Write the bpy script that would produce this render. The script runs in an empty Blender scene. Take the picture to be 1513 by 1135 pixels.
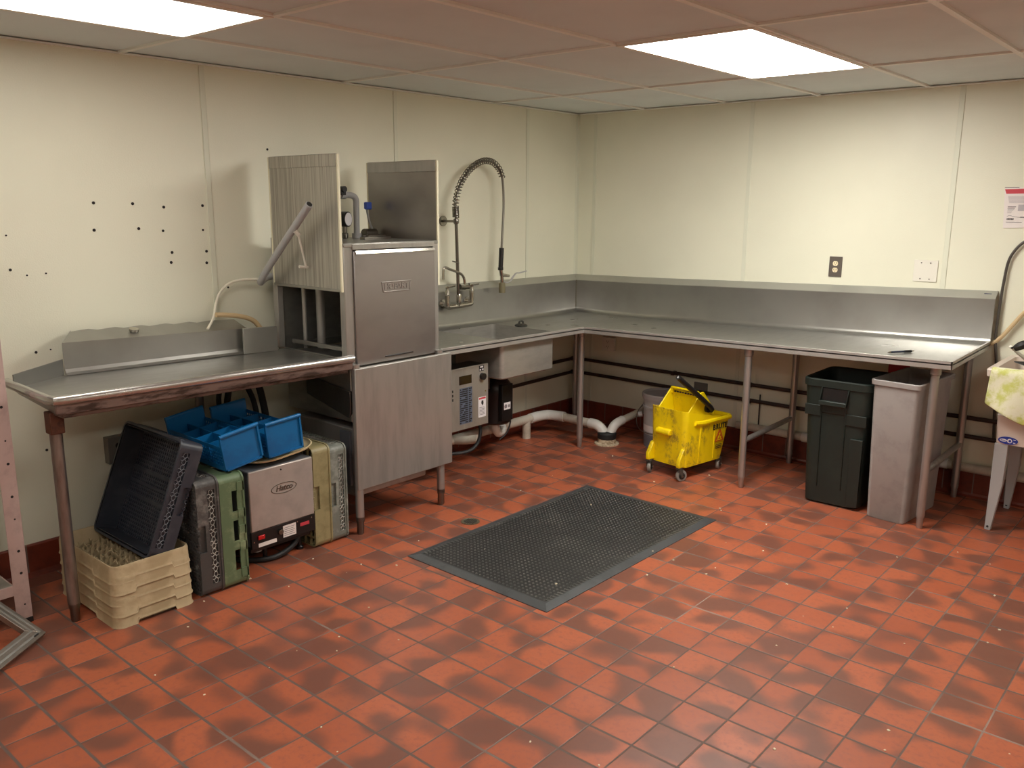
import bpy, bmesh, math, random
from mathutils import Vector, Matrix
PI = math.pi
random.seed(7)
SC = bpy.context.scene
COL = SC.collection
WM = {}                      # world matrix of each thing's Empty

# ------------------------------------------------------------------ materials
def lin(r, g, b):
    f = lambda c: (c / 255) / 12.92 if c / 255 <= .04045 else ((c / 255 + .055) / 1.055) ** 2.4
    return (f(r), f(g), f(b), 1)

class NT:
    def __init__(s, name):
        s.m = bpy.data.materials.new(name); s.m.use_nodes = True
        s.t = s.m.node_tree; s.b = s.t.nodes['Principled BSDF']
    def n(s, typ, **kw):
        nd = s.t.nodes.new(typ)
        for k, v in kw.items(): setattr(nd, k, v)
        return nd
    def l(s, a, b): s.t.links.new(a, b)
    def math(s, op, a, b=None, c=None):
        nd = s.n('ShaderNodeMath', operation=op)
        for i, v in enumerate((a, b, c)):
            if v is None: continue
            if isinstance(v, (int, float)): nd.inputs[i].default_value = v
            else: s.l(v, nd.inputs[i])
        return nd.outputs[0]
    def noise(s, vec, scale, detail=3, rough=.55):
        nd = s.n('ShaderNodeTexNoise'); nd.inputs['Scale'].default_value = scale
        nd.inputs['Detail'].default_value = detail; nd.inputs['Roughness'].default_value = rough
        if vec is not None: s.l(vec, nd.inputs['Vector'])
        return nd.outputs['Fac']
    def coord(s, scale=(1, 1, 1)):
        tc = s.n('ShaderNodeTexCoord'); mp = s.n('ShaderNodeMapping'); mp.inputs['Scale'].default_value = scale
        s.l(tc.outputs['Object'], mp.inputs['Vector']); return mp.outputs['Vector']
    def mix(s, fac, a, b):
        nd = s.n('ShaderNodeMix', data_type='RGBA')
        for i, v in ((0, fac), (6, a), (7, b)):
            if isinstance(v, (int, float)): nd.inputs[i].default_value = v
            elif isinstance(v, tuple): nd.inputs[i].default_value = v
            else: s.l(v, nd.inputs[i])
        return nd.outputs[2]
    def ramp(s, fac, lo, hi):
        nd = s.n('ShaderNodeMapRange', interpolation_type='SMOOTHSTEP'); nd.inputs[1].default_value = lo; nd.inputs[2].default_value = hi
        s.l(fac, nd.inputs[0]); return nd.outputs[0]
    def bump(s, h, strength, dist=.002):
        nd = s.n('ShaderNodeBump'); nd.inputs['Strength'].default_value = strength; nd.inputs['Distance'].default_value = dist
        s.l(h, nd.inputs['Height']); s.l(nd.outputs[0], s.b.inputs['Normal'])
    def set(s, **kw):
        for k, v in kw.items():
            k = k.replace('_', ' ')
            if isinstance(v, (int, float, tuple)): s.b.inputs[k].default_value = v
            else: s.l(v, s.b.inputs[k])

def plain(name, col, rough=.5, metal=0, col2=None, nscale=8, thr=(.45, .65), bump=0, bscale=120, stretch=(1, 1, 1), spec=None):
    t = NT(name); t.set(Roughness=rough, Metallic=metal)
    if spec is not None: t.b.inputs['Specular IOR Level'].default_value = spec
    if col2 is not None:
        t.set(Base_Color=t.mix(t.ramp(t.noise(t.coord(stretch), nscale, 5, .65), *thr), col, col2))
    else: t.set(Base_Color=col)
    if bump: t.bump(t.noise(t.coord(), bscale, 2), bump)
    return t.m

def steel(name, col, rough, stretch, var=.12, col2=None, thr=(.35, .75), nscale=6, metal=.86, bs=.05, aniso=0.0):
    t = NT(name)
    n1 = t.noise(t.coord(stretch), nscale, 4, .6)
    fine = t.noise(t.coord(tuple(v * 7 for v in stretch)), nscale * 4, 2)
    t.set(Metallic=metal, Base_Color=t.mix(t.ramp(n1, *thr), col, col2 or tuple(c * .8 for c in col[:3]) + (1,)))
    big = t.noise(t.coord(), 4.5, 3)
    r = t.math('MULTIPLY_ADD', big, var, rough - var / 2)
    t.set(Roughness=r, Anisotropic=aniso)
    if bs: t.bump(fine, bs, .0006)
    if aniso:
        tg = t.n('ShaderNodeTangent', direction_type='RADIAL', axis='Z'); t.l(tg.outputs[0], t.b.inputs['Tangent'])
    return t.m

M = {}
M['steel_h'] = steel('steel_brushed_table', lin(172, 171, 166), .34, (2, 2, 4))
M['steel_splash'] = steel('steel_splash', lin(168, 167, 162), .33, (1.2, 1.2, 1.2), var=.14, nscale=2.2, col2=lin(156, 154, 149))
M['steel_cap'] = steel('steel_cap', lin(186, 186, 178), .40, (1.2, 1.2, 1.2), var=.1, nscale=2, col2=lin(176, 175, 168), metal=.7)
M['steel_edge'] = steel('steel_edge', lin(186, 183, 178), .40, (1.5, 1.5, 1.5), var=.1, nscale=3, col2=lin(172, 168, 162), metal=.55)
M['steel_rim'] = steel('steel_rim', lin(196, 194, 190), .26, (1.5, 1.5, 1.5), var=.14, nscale=4, col2=lin(180, 178, 172))
M['steel_top'] = steel('steel_table_top', lin(178, 177, 172), .30, (5, 1, 1), var=.16, bs=0, col2=lin(166, 165, 160))
M['steel_v'] = steel('steel_brushed_vertical', lin(184, 182, 177), .40, (3, 3, .5), aniso=.7, metal=.66)
M['steel_door'] = steel('steel_streaked_door', lin(196, 194, 187), .46, (26, 3, .3), col2=lin(156, 152, 145), thr=(.40, .72), nscale=6)
M['steel_warm'] = steel('steel_warm_panel', lin(170, 165, 162), .34, (.8, .6, 1.2), var=.2, nscale=3)
M['steel_dark'] = steel('steel_dark_interior', lin(104, 102, 98), .42, (2, 2, .5))
M['steel_leg'] = steel('steel_leg', lin(180, 176, 172), .34, (6, 6, .5), metal=.7)
M['steel_old'] = steel('steel_leg_aged', lin(156, 146, 140), .42, (3, 3, .6), col2=lin(116, 102, 96), nscale=9)
M['chrome'] = plain('chrome', lin(190, 186, 176), .16, 1)
M['chrome_dull'] = plain('chrome_dull', lin(132, 128, 120), .3, 1)
M['rust'] = plain('rusty_channel', lin(128, 110, 102), .55, .2, lin(66, 53, 46), 15, (.44, .62), stretch=(1, .5, 2))
M['rust_dark'] = plain('rusty_socket', lin(98, 62, 46), .6, .3, lin(64, 42, 34), 16)
M['white_plastic'] = plain('white_plastic', lin(226, 222, 210), .45)
M['ivory_guide'] = plain('ivory_guide_strip', lin(232, 228, 200), .5)
M['pvc'] = plain('pvc_pipe', lin(205, 198, 184), .4, 0, lin(182, 172, 156), 9)
M['pvc_white'] = plain('pvc_fitting', lin(222, 220, 214), .35)
M['pvc_dirty'] = plain('floor_hub', lin(206, 190, 162), .6, 0, lin(150, 130, 104), 30)
M['black'] = plain('black_plastic', lin(26, 25, 25), .45)
M['rubber'] = plain('black_rubber', lin(30, 30, 31), .6)
M['mat'] = plain('mat_rubber', lin(36, 36, 36), .5, 0, lin(50, 50, 48), 4, (.5, .72))
M['mat_edge'] = plain('mat_border', lin(66, 68, 70), .5, 0, lin(54, 56, 57), 7)
M['nub'] = plain('mat_nub', lin(74, 74, 72), .36, 0, lin(104, 102, 98), 5)  # paler than the mat: highlights painted into the nub colour, plus worn rubber
M['black_paint'] = plain('black_enamel', lin(22, 21, 22), .35)
M['grey_paint'] = plain('grey_enamel', lin(104, 108, 114), .4)
M['wall'] = None
M['copper'] = plain('aged_copper_pipe', lin(62, 42, 36), .5, .2, lin(46, 32, 28), 12)
M['rack_beige'] = plain('rack_beige', lin(186, 168, 134), .55, 0, lin(168, 150, 116), 7)
M['rack_navy'] = plain('rack_navy', lin(48, 52, 62), .45, 0, lin(62, 65, 72), 9)
M['rack_navy_light'] = plain('rack_navy_openwork', lin(104, 108, 116), .45)  # same plastic as the rack, lightened to paint in highlights on the openwork
M['heater_steel'] = steel('heater_cover', lin(188, 180, 174), .42, (3, 3, 3), metal=.45, nscale=3)
M['bowl_steel'] = steel('bowl_steel', lin(180, 177, 170), .42, (2, 2, 6), metal=.6, nscale=3)
M['rack_dark'] = plain('rack_charcoal_worn', lin(72, 71, 70), .5, 0, lin(128, 126, 122), 11, (.5, .72))
M['rack_flower'] = plain('rack_worn_lattice', lin(150, 148, 142), .5, 0, lin(186, 184, 176), 14)
M['rack_green'] = plain('rack_green', lin(94, 114, 84), .5, 0, lin(146, 160, 124), 8, (.5, .72))
M['rack_olive'] = plain('rack_olive', lin(150, 140, 102), .5, 0, lin(128, 119, 84), 8)
M['rack_sage'] = plain('rack_sage_grey', lin(112, 116, 108), .5, 0, lin(142, 146, 138), 12)
M['blue'] = plain('basket_blue', lin(10, 104, 164), .38, 0, lin(12, 92, 148), 6)
M['cream'] = plain('cream_tray', lin(222, 204, 160), .4)
M['yellow'] = plain('bucket_yellow', lin(250, 222, 10), .36, 0, lin(232, 198, 10), 6, (.45, .7))
def dirty_yellow():
    t = NT('bucket_yellow_scuffed'); v = t.coord((1, 1, .7))
    a = t.mix(t.ramp(t.noise(v, 5, 4), .4, .7), lin(250, 222, 8), lin(236, 202, 8))
    dirt = t.math('MULTIPLY', t.ramp(t.noise(v, 18, 8, .8), .46, .62), t.ramp(t.noise(v, 6, 2), .42, .62))
    t.set(Base_Color=t.mix(dirt, a, lin(158, 130, 44)), Roughness=.42); return t.m
M['yellow_dirty'] = dirty_yellow()
M['pail'] = plain('pail_white', lin(178, 176, 176), .5)
M['pail_label'] = plain('pail_label', lin(120, 122, 130), .5)
M['bin_green'] = plain('bin_dark_green', lin(28, 38, 34), .5, 0, lin(33, 44, 39), 8, bump=.1)
M['bin_grey'] = plain('bin_grey', lin(160, 155, 152), .55, 0, lin(150, 145, 142), 10, bump=.05)
M['sink_plastic'] = plain('laundry_tub_plastic', lin(216, 202, 190), .4)
M['leg_grey'] = plain('tub_leg_grey', lin(170, 170, 170), .45)
M['wheel_grey'] = plain('caster_tyre', lin(136, 132, 126), .5)
M['cloth'] = plain('yellow_green_cloth', lin(226, 224, 196), .9, 0, lin(196, 200, 110), 11, (.42, .62), bump=.3, bscale=300)
M['paper'] = plain('paper', lin(230, 222, 218), .7)
M['paper_cool'] = plain('paper_label', lin(224, 220, 222), .6)
M['red_ink'] = plain('red_ink', lin(196, 62, 74), .6)
M['red_lamp'] = plain('red_rocker', lin(190, 26, 28), .3)
M['orange_ink'] = plain('orange_ink', lin(206, 96, 22), .6)
M['grey_ink'] = plain('grey_ink', lin(130, 124, 128), .7)
M['pale_ink'] = plain('pale_ink', lin(182, 174, 178), .7)
M['black_ink'] = plain('black_ink', lin(28, 26, 26), .6)
M['blue_ink'] = plain('blue_ink', lin(34, 56, 150), .5)
M['navy_sticker'] = plain('navy_sticker', lin(40, 42, 86), .5)
M['tan_rubber'] = plain('tan_rubber', lin(206, 180, 138), .6)
M['white_tube'] = plain('white_tubing', lin(232, 226, 208), .5)
M['grey_cable'] = plain('grey_cable', lin(72, 66, 60), .5)
M['box_metal'] = plain('galvanised_box', lin(132, 128, 122), .5, .5)
M['outlet_ivory'] = plain('outlet_ivory', lin(236, 222, 186), .4)
M['plate_steel'] = plain('plate_steel', lin(120, 112, 104), .4, .6)
M['pink_steel'] = plain('pinkish_post', lin(196, 172, 166), .5, .2, lin(180, 158, 152), 10)
M['alu'] = steel('aluminium_frame', lin(168, 160, 150), .36, (3, 3, 3))
M['shelf'] = steel('shelf_plate', lin(180, 178, 172), .45, (2, 2, 2))
M['hole'] = plain('dark_hole', lin(34, 30, 28), .9)
M['crumb'] = plain('crumb', lin(222, 210, 184), .9)
M['brass'] = plain('drain_brass', lin(120, 112, 92), .45, .6, lin(90, 82, 66), 40)
M['control'] = steel('control_box_face', lin(164, 160, 152), .45, (2, 2, .6), metal=.5)
M['lcd'] = plain('display_window', lin(34, 24, 24), .15)
M['blue_label'] = plain('grey_blue_label', lin(96, 106, 124), .5)
M['pen_blue'] = plain('pen_barrel', lin(44, 50, 66), .3)
M['tag_blue'] = plain('blue_tag', lin(70, 100, 200), .5)
M['strainer'] = plain('strainer_rubber', lin(46, 44, 40), .5)
M['spray_rubber'] = plain('spray_bumper', lin(120, 112, 84), .6)
M['teal'] = plain('teal_scrubber', lin(70, 140, 140), .6)
M['baseboard'] = plain('cove_base_tile', lin(118, 52, 36), .35, 0, lin(92, 42, 32), 7)
M['grout'] = plain('base_grout', lin(120, 104, 96), .8)

def wall_mat():
    t = NT('wall_panel'); v = t.coord()
    a = t.mix(t.ramp(t.noise(v, 1.1, 4), .35, .7), lin(229, 228, 208), lin(222, 221, 201))
    t.set(Base_Color=a, Roughness=.42)
    t.bump(t.noise(v, 170, 2), .22, .003); return t.m
M['wall'] = wall_mat()
M['batten'] = plain('wall_batten', lin(218, 219, 200), .45)

def ceiling_mat():
    t = NT('ceiling_tile'); v = t.coord()
    t.set(Base_Color=t.mix(t.ramp(t.noise(v, 2, 4), .4, .7), lin(217, 225, 225), lin(211, 219, 219)), Roughness=.75)
    t.bump(t.noise(v, 260, 3), .25, .002); return t.m
M['ceiling'] = ceiling_mat()
M['grid'] = plain('ceiling_grid', lin(232, 233, 226), .5)

def floor_mat():
    S = .1584
    t = NT('quarry_tile')
    tc = t.n('ShaderNodeTexCoord'); sp = t.n('ShaderNodeSeparateXYZ'); t.l(tc.outputs['Object'], sp.inputs[0])
    wob = t.math('MULTIPLY_ADD', t.noise(tc.outputs['Object'], 2.5, 2), .012, -.006)
    gx = t.math('DIVIDE', t.math('ADD', t.math('SUBTRACT', sp.outputs[0], 1.5587 - 30 * S), 0.0), S)
    gy = t.math('DIVIDE', t.math('SUBTRACT', sp.outputs[1], -3.340 - 60 * S), S)
    ix, iy = t.math('FLOOR', gx), t.math('FLOOR', gy)
    fx, fy = t.math('FRACT', gx), t.math('FRACT', gy)
    wob2 = t.math('MULTIPLY_ADD', t.noise(tc.outputs['Object'], 22, 3), .02, -.01)
    ex = t.math('MINIMUM', fx, t.math('SUBTRACT', 1.0, fx)); ey = t.math('MINIMUM', fy, t.math('SUBTRACT', 1.0, fy))
    tile = t.math('MINIMUM', t.ramp(t.math('ADD', ex, wob2), .010, .026), t.ramp(t.math('ADD', ey, wob2), .019, .038))
    cv = t.n('ShaderNodeCombineXYZ'); t.l(ix, cv.inputs[0]); t.l(iy, cv.inputs[1])
    wn = t.n('ShaderNodeTexWhiteNoise', noise_dimensions='2D'); t.l(cv.outputs[0], wn.inputs['Vector'])
    rnd = wn.outputs['Value']
    # flashed firing marks: soft dark clouds, shifted tile by tile
    off = t.n('ShaderNodeVectorMath', operation='MULTIPLY_ADD')
    t.l(wn.outputs['Color'], off.inputs[0]); off.inputs[1].default_value = (.10, .10, 3.0); t.l(tc.outputs['Object'], off.inputs[2])
    fl = t.ramp(t.noise(off.outputs[0], 6.5, .4, .4), .44, .64)
    flash = t.math('MULTIPLY', fl, .85)
    c1 = t.mix(rnd, lin(176, 95, 63), lin(161, 84, 56))
    c1 = t.mix(t.ramp(t.noise(tc.outputs['Object'], 45, 4, .7), .45, .75), c1, lin(150, 82, 64))
    c2 = t.mix(flash, c1, lin(106, 68, 56))
    gcol = t.mix(t.ramp(t.noise(tc.outputs['Object'], 1.6, 3), .55, .75), lin(98, 80, 72), lin(146, 124, 112))
    t.set(Base_Color=t.mix(tile, gcol, c2))
    rr = t.math('MULTIPLY_ADD', t.noise(tc.outputs['Object'], 9, 4), .25, .30)
    t.set(Roughness=t.math('ADD', rr, t.math('MULTIPLY', t.math('SUBTRACT', 1.0, tile), .3)))
    h = t.math('ADD', t.math('MULTIPLY', tile, 1.0), t.math('MULTIPLY', t.noise(tc.outputs['Object'], 60, 4), .25))
    t.bump(h, .35, .003)
    return t.m
M['floor'] = floor_mat()

def glow_mat(strength):
    t = NT('light_diffuser'); t.set(Base_Color=(.9, .9, .9, 1), Emission_Color=(1.0, .965, .89, 1), Emission_Strength=strength); return t.m
M['glow'] = glow_mat(10.0); M['glow_soft'] = glow_mat(5.4); M['glow_bright'] = glow_mat(27.0)

# ------------------------------------------------------------------ mesh builder
def smooth_path(pts, sub=6):
    P = [Vector(p) for p in pts]
    if len(P) < 3: return P
    out = []
    for i in range(len(P) - 1):
        p0 = P[i - 1] if i else P[0] * 2 - P[1]; p1, p2 = P[i], P[i + 1]
        p3 = P[i + 2] if i + 2 < len(P) else P[-1] * 2 - P[-2]
        for k in range(sub):
            t = k / sub
            out.append(.5 * ((2 * p1) + (p2 - p0) * t + (2 * p0 - 5 * p1 + 4 * p2 - p3) * t * t + (3 * p1 - p0 - 3 * p2 + p3) * t ** 3))
    out.append(P[-1]); return out

def rrect(hw, hd, r, z, n=5, cx=0, cy=0):
    out = []
    for (sx, sy, a0) in ((1, 1, 0), (-1, 1, 90), (-1, -1, 180), (1, -1, 270)):
        for k in range(n + 1):
            a = math.radians(a0 + 90 * k / n)
            out.append((cx + sx * (hw - r) + r * math.cos(a), cy + sy * (hd - r) + r * math.sin(a), z))
    return out

class MB:
    def __init__(s): s.bm = bmesh.new(); s.T = Matrix()
    def v(s, p): return s.bm.verts.new(s.T @ Vector(p))
    def f(s, vs):
        try: return s.bm.faces.new(vs)
        except ValueError: return None
    def hexa(s, p):
        v = [s.v(q) for q in p]
        for q in ((3, 2, 1, 0), (4, 5, 6, 7), (0, 1, 5, 4), (1, 2, 6, 5), (2, 3, 7, 6), (3, 0, 4, 7)): s.f([v[i] for i in q])
        return s
    def box(s, x0, x1, y0, y1, z0, z1):
        return s.hexa([(x0, y0, z0), (x1, y0, z0), (x1, y1, z0), (x0, y1, z0), (x0, y0, z1), (x1, y0, z1), (x1, y1, z1), (x0, y1, z1)])
    def loft(s, rings, cap0=True, cap1=True, close=True):
        R = [[s.v(p) for p in r] for r in rings]; n = len(R[0])
        for a, b in zip(R, R[1:]):
            for i in range(n if close else n - 1): s.f([a[i], a[(i + 1) % n], b[(i + 1) % n], b[i]])
        if cap0: s.f(R[0][::-1])
        if cap1: s.f(R[-1])
        return s
    def prism(s, poly, ext):
        e = Vector(ext); return s.loft([[Vector(p) for p in poly], [Vector(p) + e for p in poly]])
    def frame_at(s, d):
        d = Vector(d).normalized(); a = Vector((0, 0, 1)) if abs(d.z) < .9 else Vector((1, 0, 0))
        u = d.cross(a).normalized(); return u, d.cross(u).normalized()
    def cyl(s, p0, p1, r0, r1=None, n=16, caps=True):
        p0, p1 = Vector(p0), Vector(p1); r1 = r0 if r1 is None else r1
        u, w = s.frame_at(p1 - p0)
        ring = lambda p, r: [p + u * (r * math.cos(2 * PI * k / n)) + w * (r * math.sin(2 * PI * k / n)) for k in range(n)]
        return s.loft([ring(p0, r0), ring(p1, r1)], caps, caps)
    def tube(s, pts, r, n=10, sub=6, caps=True, flat=None):
        P = smooth_path(pts, sub) if sub else [Vector(p) for p in pts]
        d0 = (P[1] - P[0]).normalized(); u, w = s.frame_at(d0); rings = []
        for i, p in enumerate(P):
            d = ((P[i + 1] if i + 1 < len(P) else P[i]) - (P[i - 1] if i else P[i])).normalized()
            u = (u - d * u.dot(d)).normalized(); w = d.cross(u)
            rr = r(i / (len(P) - 1)) if callable(r) else r
            f2 = flat or 1
            rings.append([p + u * (rr * math.cos(2 * PI * k / n)) + w * (rr * f2 * math.sin(2 * PI * k / n)) for k in range(n)])
        return s.loft(rings, caps, caps)
    def lathe(s, prof, c=(0, 0, 0), ax=(0, 0, 1), n=24, cap0=True, cap1=True):
        c, ax = Vector(c), Vector(ax).normalized(); u, w = s.frame_at(ax)
        return s.loft([[c + ax * z + u * (r * math.cos(2 * PI * k / n)) + w * (r * math.sin(2 * PI * k / n)) for k in range(n)] for r, z in prof], cap0, cap1)
    def ring(s, c, ax, R, r, n=16, m=6, ex=1.0, u=None):
        c, ax = Vector(c), Vector(ax).normalized()
        if u is None: u, w = s.frame_at(ax)
        else: u = Vector(u); w = ax.cross(u)
        rings = []
        for k in range(n):
            a = 2 * PI * k / n; d = u * math.cos(a) + w * math.sin(a) * ex
            rings.append([c + d * R + (d.normalized() * math.cos(2 * PI * j / m) + ax * math.sin(2 * PI * j / m)) * r for j in range(m)])
        rings.append(rings[0]); return s.loft(rings, False, False)
    def panel(s, o, eu, ev, en, U, V, t, holes):
        """flat wall U x V, thickness t along en, with rectangular holes"""
        o, eu, ev, en = Vector(o), Vector(eu), Vector(ev), Vector(en)
        us = sorted({0, U} | {min(max(x, 0), U) for h in holes for x in h[:2]}); vs = sorted({0, V} | {min(max(x, 0), V) for h in holes for x in h[2:]})
        for i in range(len(us) - 1):
            for j in range(len(vs) - 1):
                um, vm = (us[i] + us[i + 1]) / 2, (vs[j] + vs[j + 1]) / 2
                if any(h[0] < um < h[1] and h[2] < vm < h[3] for h in holes): continue
                P = lambda a, b, c: o + eu * a + ev * b + en * c
                s.hexa([P(us[i], vs[j], 0), P(us[i + 1], vs[j], 0), P(us[i + 1], vs[j], t), P(us[i], vs[j], t),
                        P(us[i], vs[j + 1], 0), P(us[i + 1], vs[j + 1], 0), P(us[i + 1], vs[j + 1], t), P(us[i], vs[j + 1], t)])
        return s
    def text(s, body, size, mat4, depth=.001, shear=0, bold=0):
        cu = bpy.data.curves.new('lettering', 'FONT'); cu.body = body; cu.size = size; cu.extrude = depth
        cu.align_x = 'CENTER'; cu.align_y = 'CENTER'; cu.shear = shear; cu.offset = bold; cu.resolution_u = 3
        ob = bpy.data.objects.new('lettering', cu); COL.objects.link(ob)
        bpy.context.view_layer.update()
        me = bpy.data.meshes.new_from_object(ob.evaluated_get(bpy.context.evaluated_depsgraph_get()))
        me.transform(s.T @ mat4); s.bm.from_mesh(me)
        bpy.data.objects.remove(ob); bpy.data.curves.remove(cu); bpy.data.meshes.remove(me)
        return s
    def build(s, name, m, parent=None, bevel=0, smooth=True, local=False, angle=35, kind=None, label=None, seg=2):
        bm = s.bm
        bmesh.ops.recalc_face_normals(bm, faces=bm.faces[:])
        me = bpy.data.meshes.new(name); bm.to_mesh(me); bm.free()
        o = bpy.data.objects.new(name, me); COL.objects.link(o)
        root = parent
        if parent is not None:
            o.parent = parent
            W = WM.get(parent.name)
            if W is None: W = Matrix()
            WM[o.name] = W
            if not local: me.transform(W.inverted())
        else:
            if len(me.vertices):
                xs = [v.co for v in me.vertices]
                c = Vector(((min(v.x for v in xs) + max(v.x for v in xs)) / 2, (min(v.y for v in xs) + max(v.y for v in xs)) / 2, min(v.z for v in xs)))
                me.transform(Matrix.Translation(-c)); o.location = c; WM[o.name] = Matrix.Translation(c)
        me.materials.append(m if not isinstance(m, str) else M[m])
        if smooth:
            me.shade_smooth(); me.set_sharp_from_angle(angle=math.radians(angle))
        if bevel:
            b = o.modifiers.new('edge', 'BEVEL'); b.width = bevel; b.segments = seg; b.limit_method = 'ANGLE'; b.angle_limit = math.radians(40)
        if kind: o['kind'] = kind
        if label: o['label'] = label
        return o

def thing(name, label, cat, loc=(0, 0, 0), rot=(0, 0, 0), group=None, mat4=None):
    o = bpy.data.objects.new(name, None); COL.objects.link(o); o.empty_display_size = .1
    if mat4 is not None: o.matrix_world = mat4; WM[o.name] = mat4.copy()
    else:
        o.location = loc; o.rotation_euler = rot
        WM[o.name] = Matrix.Translation(loc) @ Matrix.Rotation(rot[2], 4, 'Z') @ Matrix.Rotation(rot[1], 4, 'Y') @ Matrix.Rotation(rot[0], 4, 'X')
    o['label'] = label; o['category'] = cat
    if group: o['group'] = group
    return o
def tag(o, label, cat, group=None, kind=None):
    o['label'] = label; o['category'] = cat
    if group: o['group'] = group
    if kind: o['kind'] = kind
    return o
def dup(root, loc=None, rot=None, label=None, group=None):
    def cp(o, parent):
        c = o.copy(); COL.objects.link(c)
        if parent is not None: c.parent = parent
        for ch in [q for q in bpy.data.objects if q.parent == o]: cp(ch, c)
        return c
    r = cp(root, None)
    if loc is not None: r.location = loc
    if rot is not None: r.rotation_euler = rot
    if label: r['label'] = label
    if group: r['group'] = group
    WM[r.name] = Matrix.Translation(r.location) @ r.rotation_euler.to_matrix().to_4x4()
    return r
def frame(o, ex, ey, ez=None):
    ex, ey = Vector(ex).normalized(), Vector(ey).normalized(); ez = ex.cross(ey)
    m = Matrix((ex, ey, ez)).transposed().to_4x4(); m.translation = Vector(o); return m
# text frames: reading along +y on a face that looks to +x; along +x on a face that looks to -y
def on_x(x, y, z): return frame((x, y, z), (0, 1, 0), (0, 0, 1))
def on_y(x, y, z): return frame((x, y, z), (1, 0, 0), (0, 0, 1))

# ------------------------------------------------------------------ camera
def camera():
    cx, cy, cz, az, pi_, ro, f = 3.9207, -5.1924, 1.6176, .71447, -.20670, .00503, 1267.65
    fw = Vector((-math.sin(az) * math.cos(pi_), math.cos(az) * math.cos(pi_), math.sin(pi_)))
    r = fw.cross(Vector((0, 0, 1))).normalized(); u = r.cross(fw)
    c, s = math.cos(ro), math.sin(ro)
    r2 = r * c + u * s; u2 = u * c - r * s
    cam = bpy.data.cameras.new('camera'); o = bpy.data.objects.new('camera', cam); COL.objects.link(o)
    m = Matrix((r2, u2, -fw)).transposed().to_4x4(); m.translation = (cx, cy, cz); o.matrix_world = m
    cam.sensor_width = 36; cam.sensor_fit = 'HORIZONTAL'; cam.lens = f / 1513 * 36; cam.clip_start = .05
    SC.camera = o
camera()

# ------------------------------------------------------------------ the room
YW, XR, YF, HC = .05, 6.2, -7.6, 2.256
FT2, GA, GB = .6096, .5733, .8808
def struct(name, mb, m, **kw):
    return mb.build(name, m, kind='structure', smooth=False, **kw)
struct('floor', MB().box(-.1, XR + .1, YF - .1, YW + .1, -.1, 0), 'floor').location = (0, 0, 0)
fo = bpy.data.objects['floor']; fo.data.transform(Matrix.Translation(((XR) / 2, (YF + YW) / 2, -.1)))
wl = struct('wall_left', MB().box(-.12, 0, YF, YW + .12, 0, HC + .05), 'wall')
struct('wall_back', MB().box(-.12, XR + .1, YW, YW + .12, 0, HC + .05), 'wall')
struct('wall_right', MB().box(XR, XR + .12, YF, YW, 0, HC + .05), 'wall')
struct('wall_front', MB().box(-.1, XR + .1, YF - .12, YF, 0, HC + .05), 'wall')
ce = struct('ceiling', MB().box(-.1, XR + .1, YF - .1, YW + .1, HC + .010, HC + .1), 'ceiling')
lights = [(1.7925, -.8808 - 4 * .3048), (GA, -.8808 - 12 * .3048), (1.7925, -.8808 - 16 * .3048 - .0), (4.2309, -.8808 - 8 * .3048), (4.2309, -.8808 - 16 * .3048)]  # all after the first two are unseen fill lights, added to brighten the room
g = MB()
ys = [-GB + 4 * .3048 * k for k in range(-6, 1)]
xs = [GA + FT2 * k for k in range(0, 10)]
for x in xs: g.box(x - .012, x + .012, YF, YW, HC, HC + .0105)
for y in ys: g.box(0, XR, y - .012, y + .012, HC + .0005, HC + .0105)
g.box(0, .02, YF, YW, HC - .001, HC + .005); g.box(0, XR, YW - .02, YW, HC - .001, HC + .005)
g.build('grid_bars', 'grid', ce, bevel=0, smooth=False)
# wall battens and corner trim
k = 1
for y in (-2.931, -1.72, -.521, -4.14, -5.35):
    struct('trim_%d' % k, MB().box(0, .005, y - .014, y + .014, .15, HC - .005), 'batten', bevel=.002); k += 1
for x in (.161, 1.367, 2.577, 3.79):
    struct('trim_%d' % k, MB().box(x - .014, x + .014, YW - .004, YW, .15, HC - .005), 'batten', bevel=.002); k += 1
struct('trim_%d' % k, MB().prism([(0, YW, .15), (.022, YW, .15), (.004, YW - .004, .15), (0, YW - .022, .15)], (0, 0, HC - .16)), 'batten')
# cove base tiles with their joints
def cove(name, length, axis):
    mb = MB(); prof = [(0, 0), (.03, 0), (.018, .008), (.012, .02), (.012, .138), (.008, .145), (0, .145)]
    if axis == 'y': mb.prism([(a, YW - .012, b) for a, b in prof], (0, -length, 0))
    else: mb.prism([(0, YW - a, b) for a, b in prof], (length, 0, 0))
    o = struct(name, mb, 'baseboard')
    j = MB(); n = int(length / .1584)
    for i in range(1, n):
        if axis == 'y': j.box(.0, .0128, YW - .012 - i * .1584 - .003, YW - .012 - i * .1584 + .003, .01, .1455)
        else: j.box(i * .1584 - .003, i * .1584 + .003, YW - .0128, YW, .01, .1455)
    j.build('grout_joints', 'grout', o, smooth=False)
cove('baseboard_left', 7.6, 'y'); cove('baseboard_back', 6.2, 'x')
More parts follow.
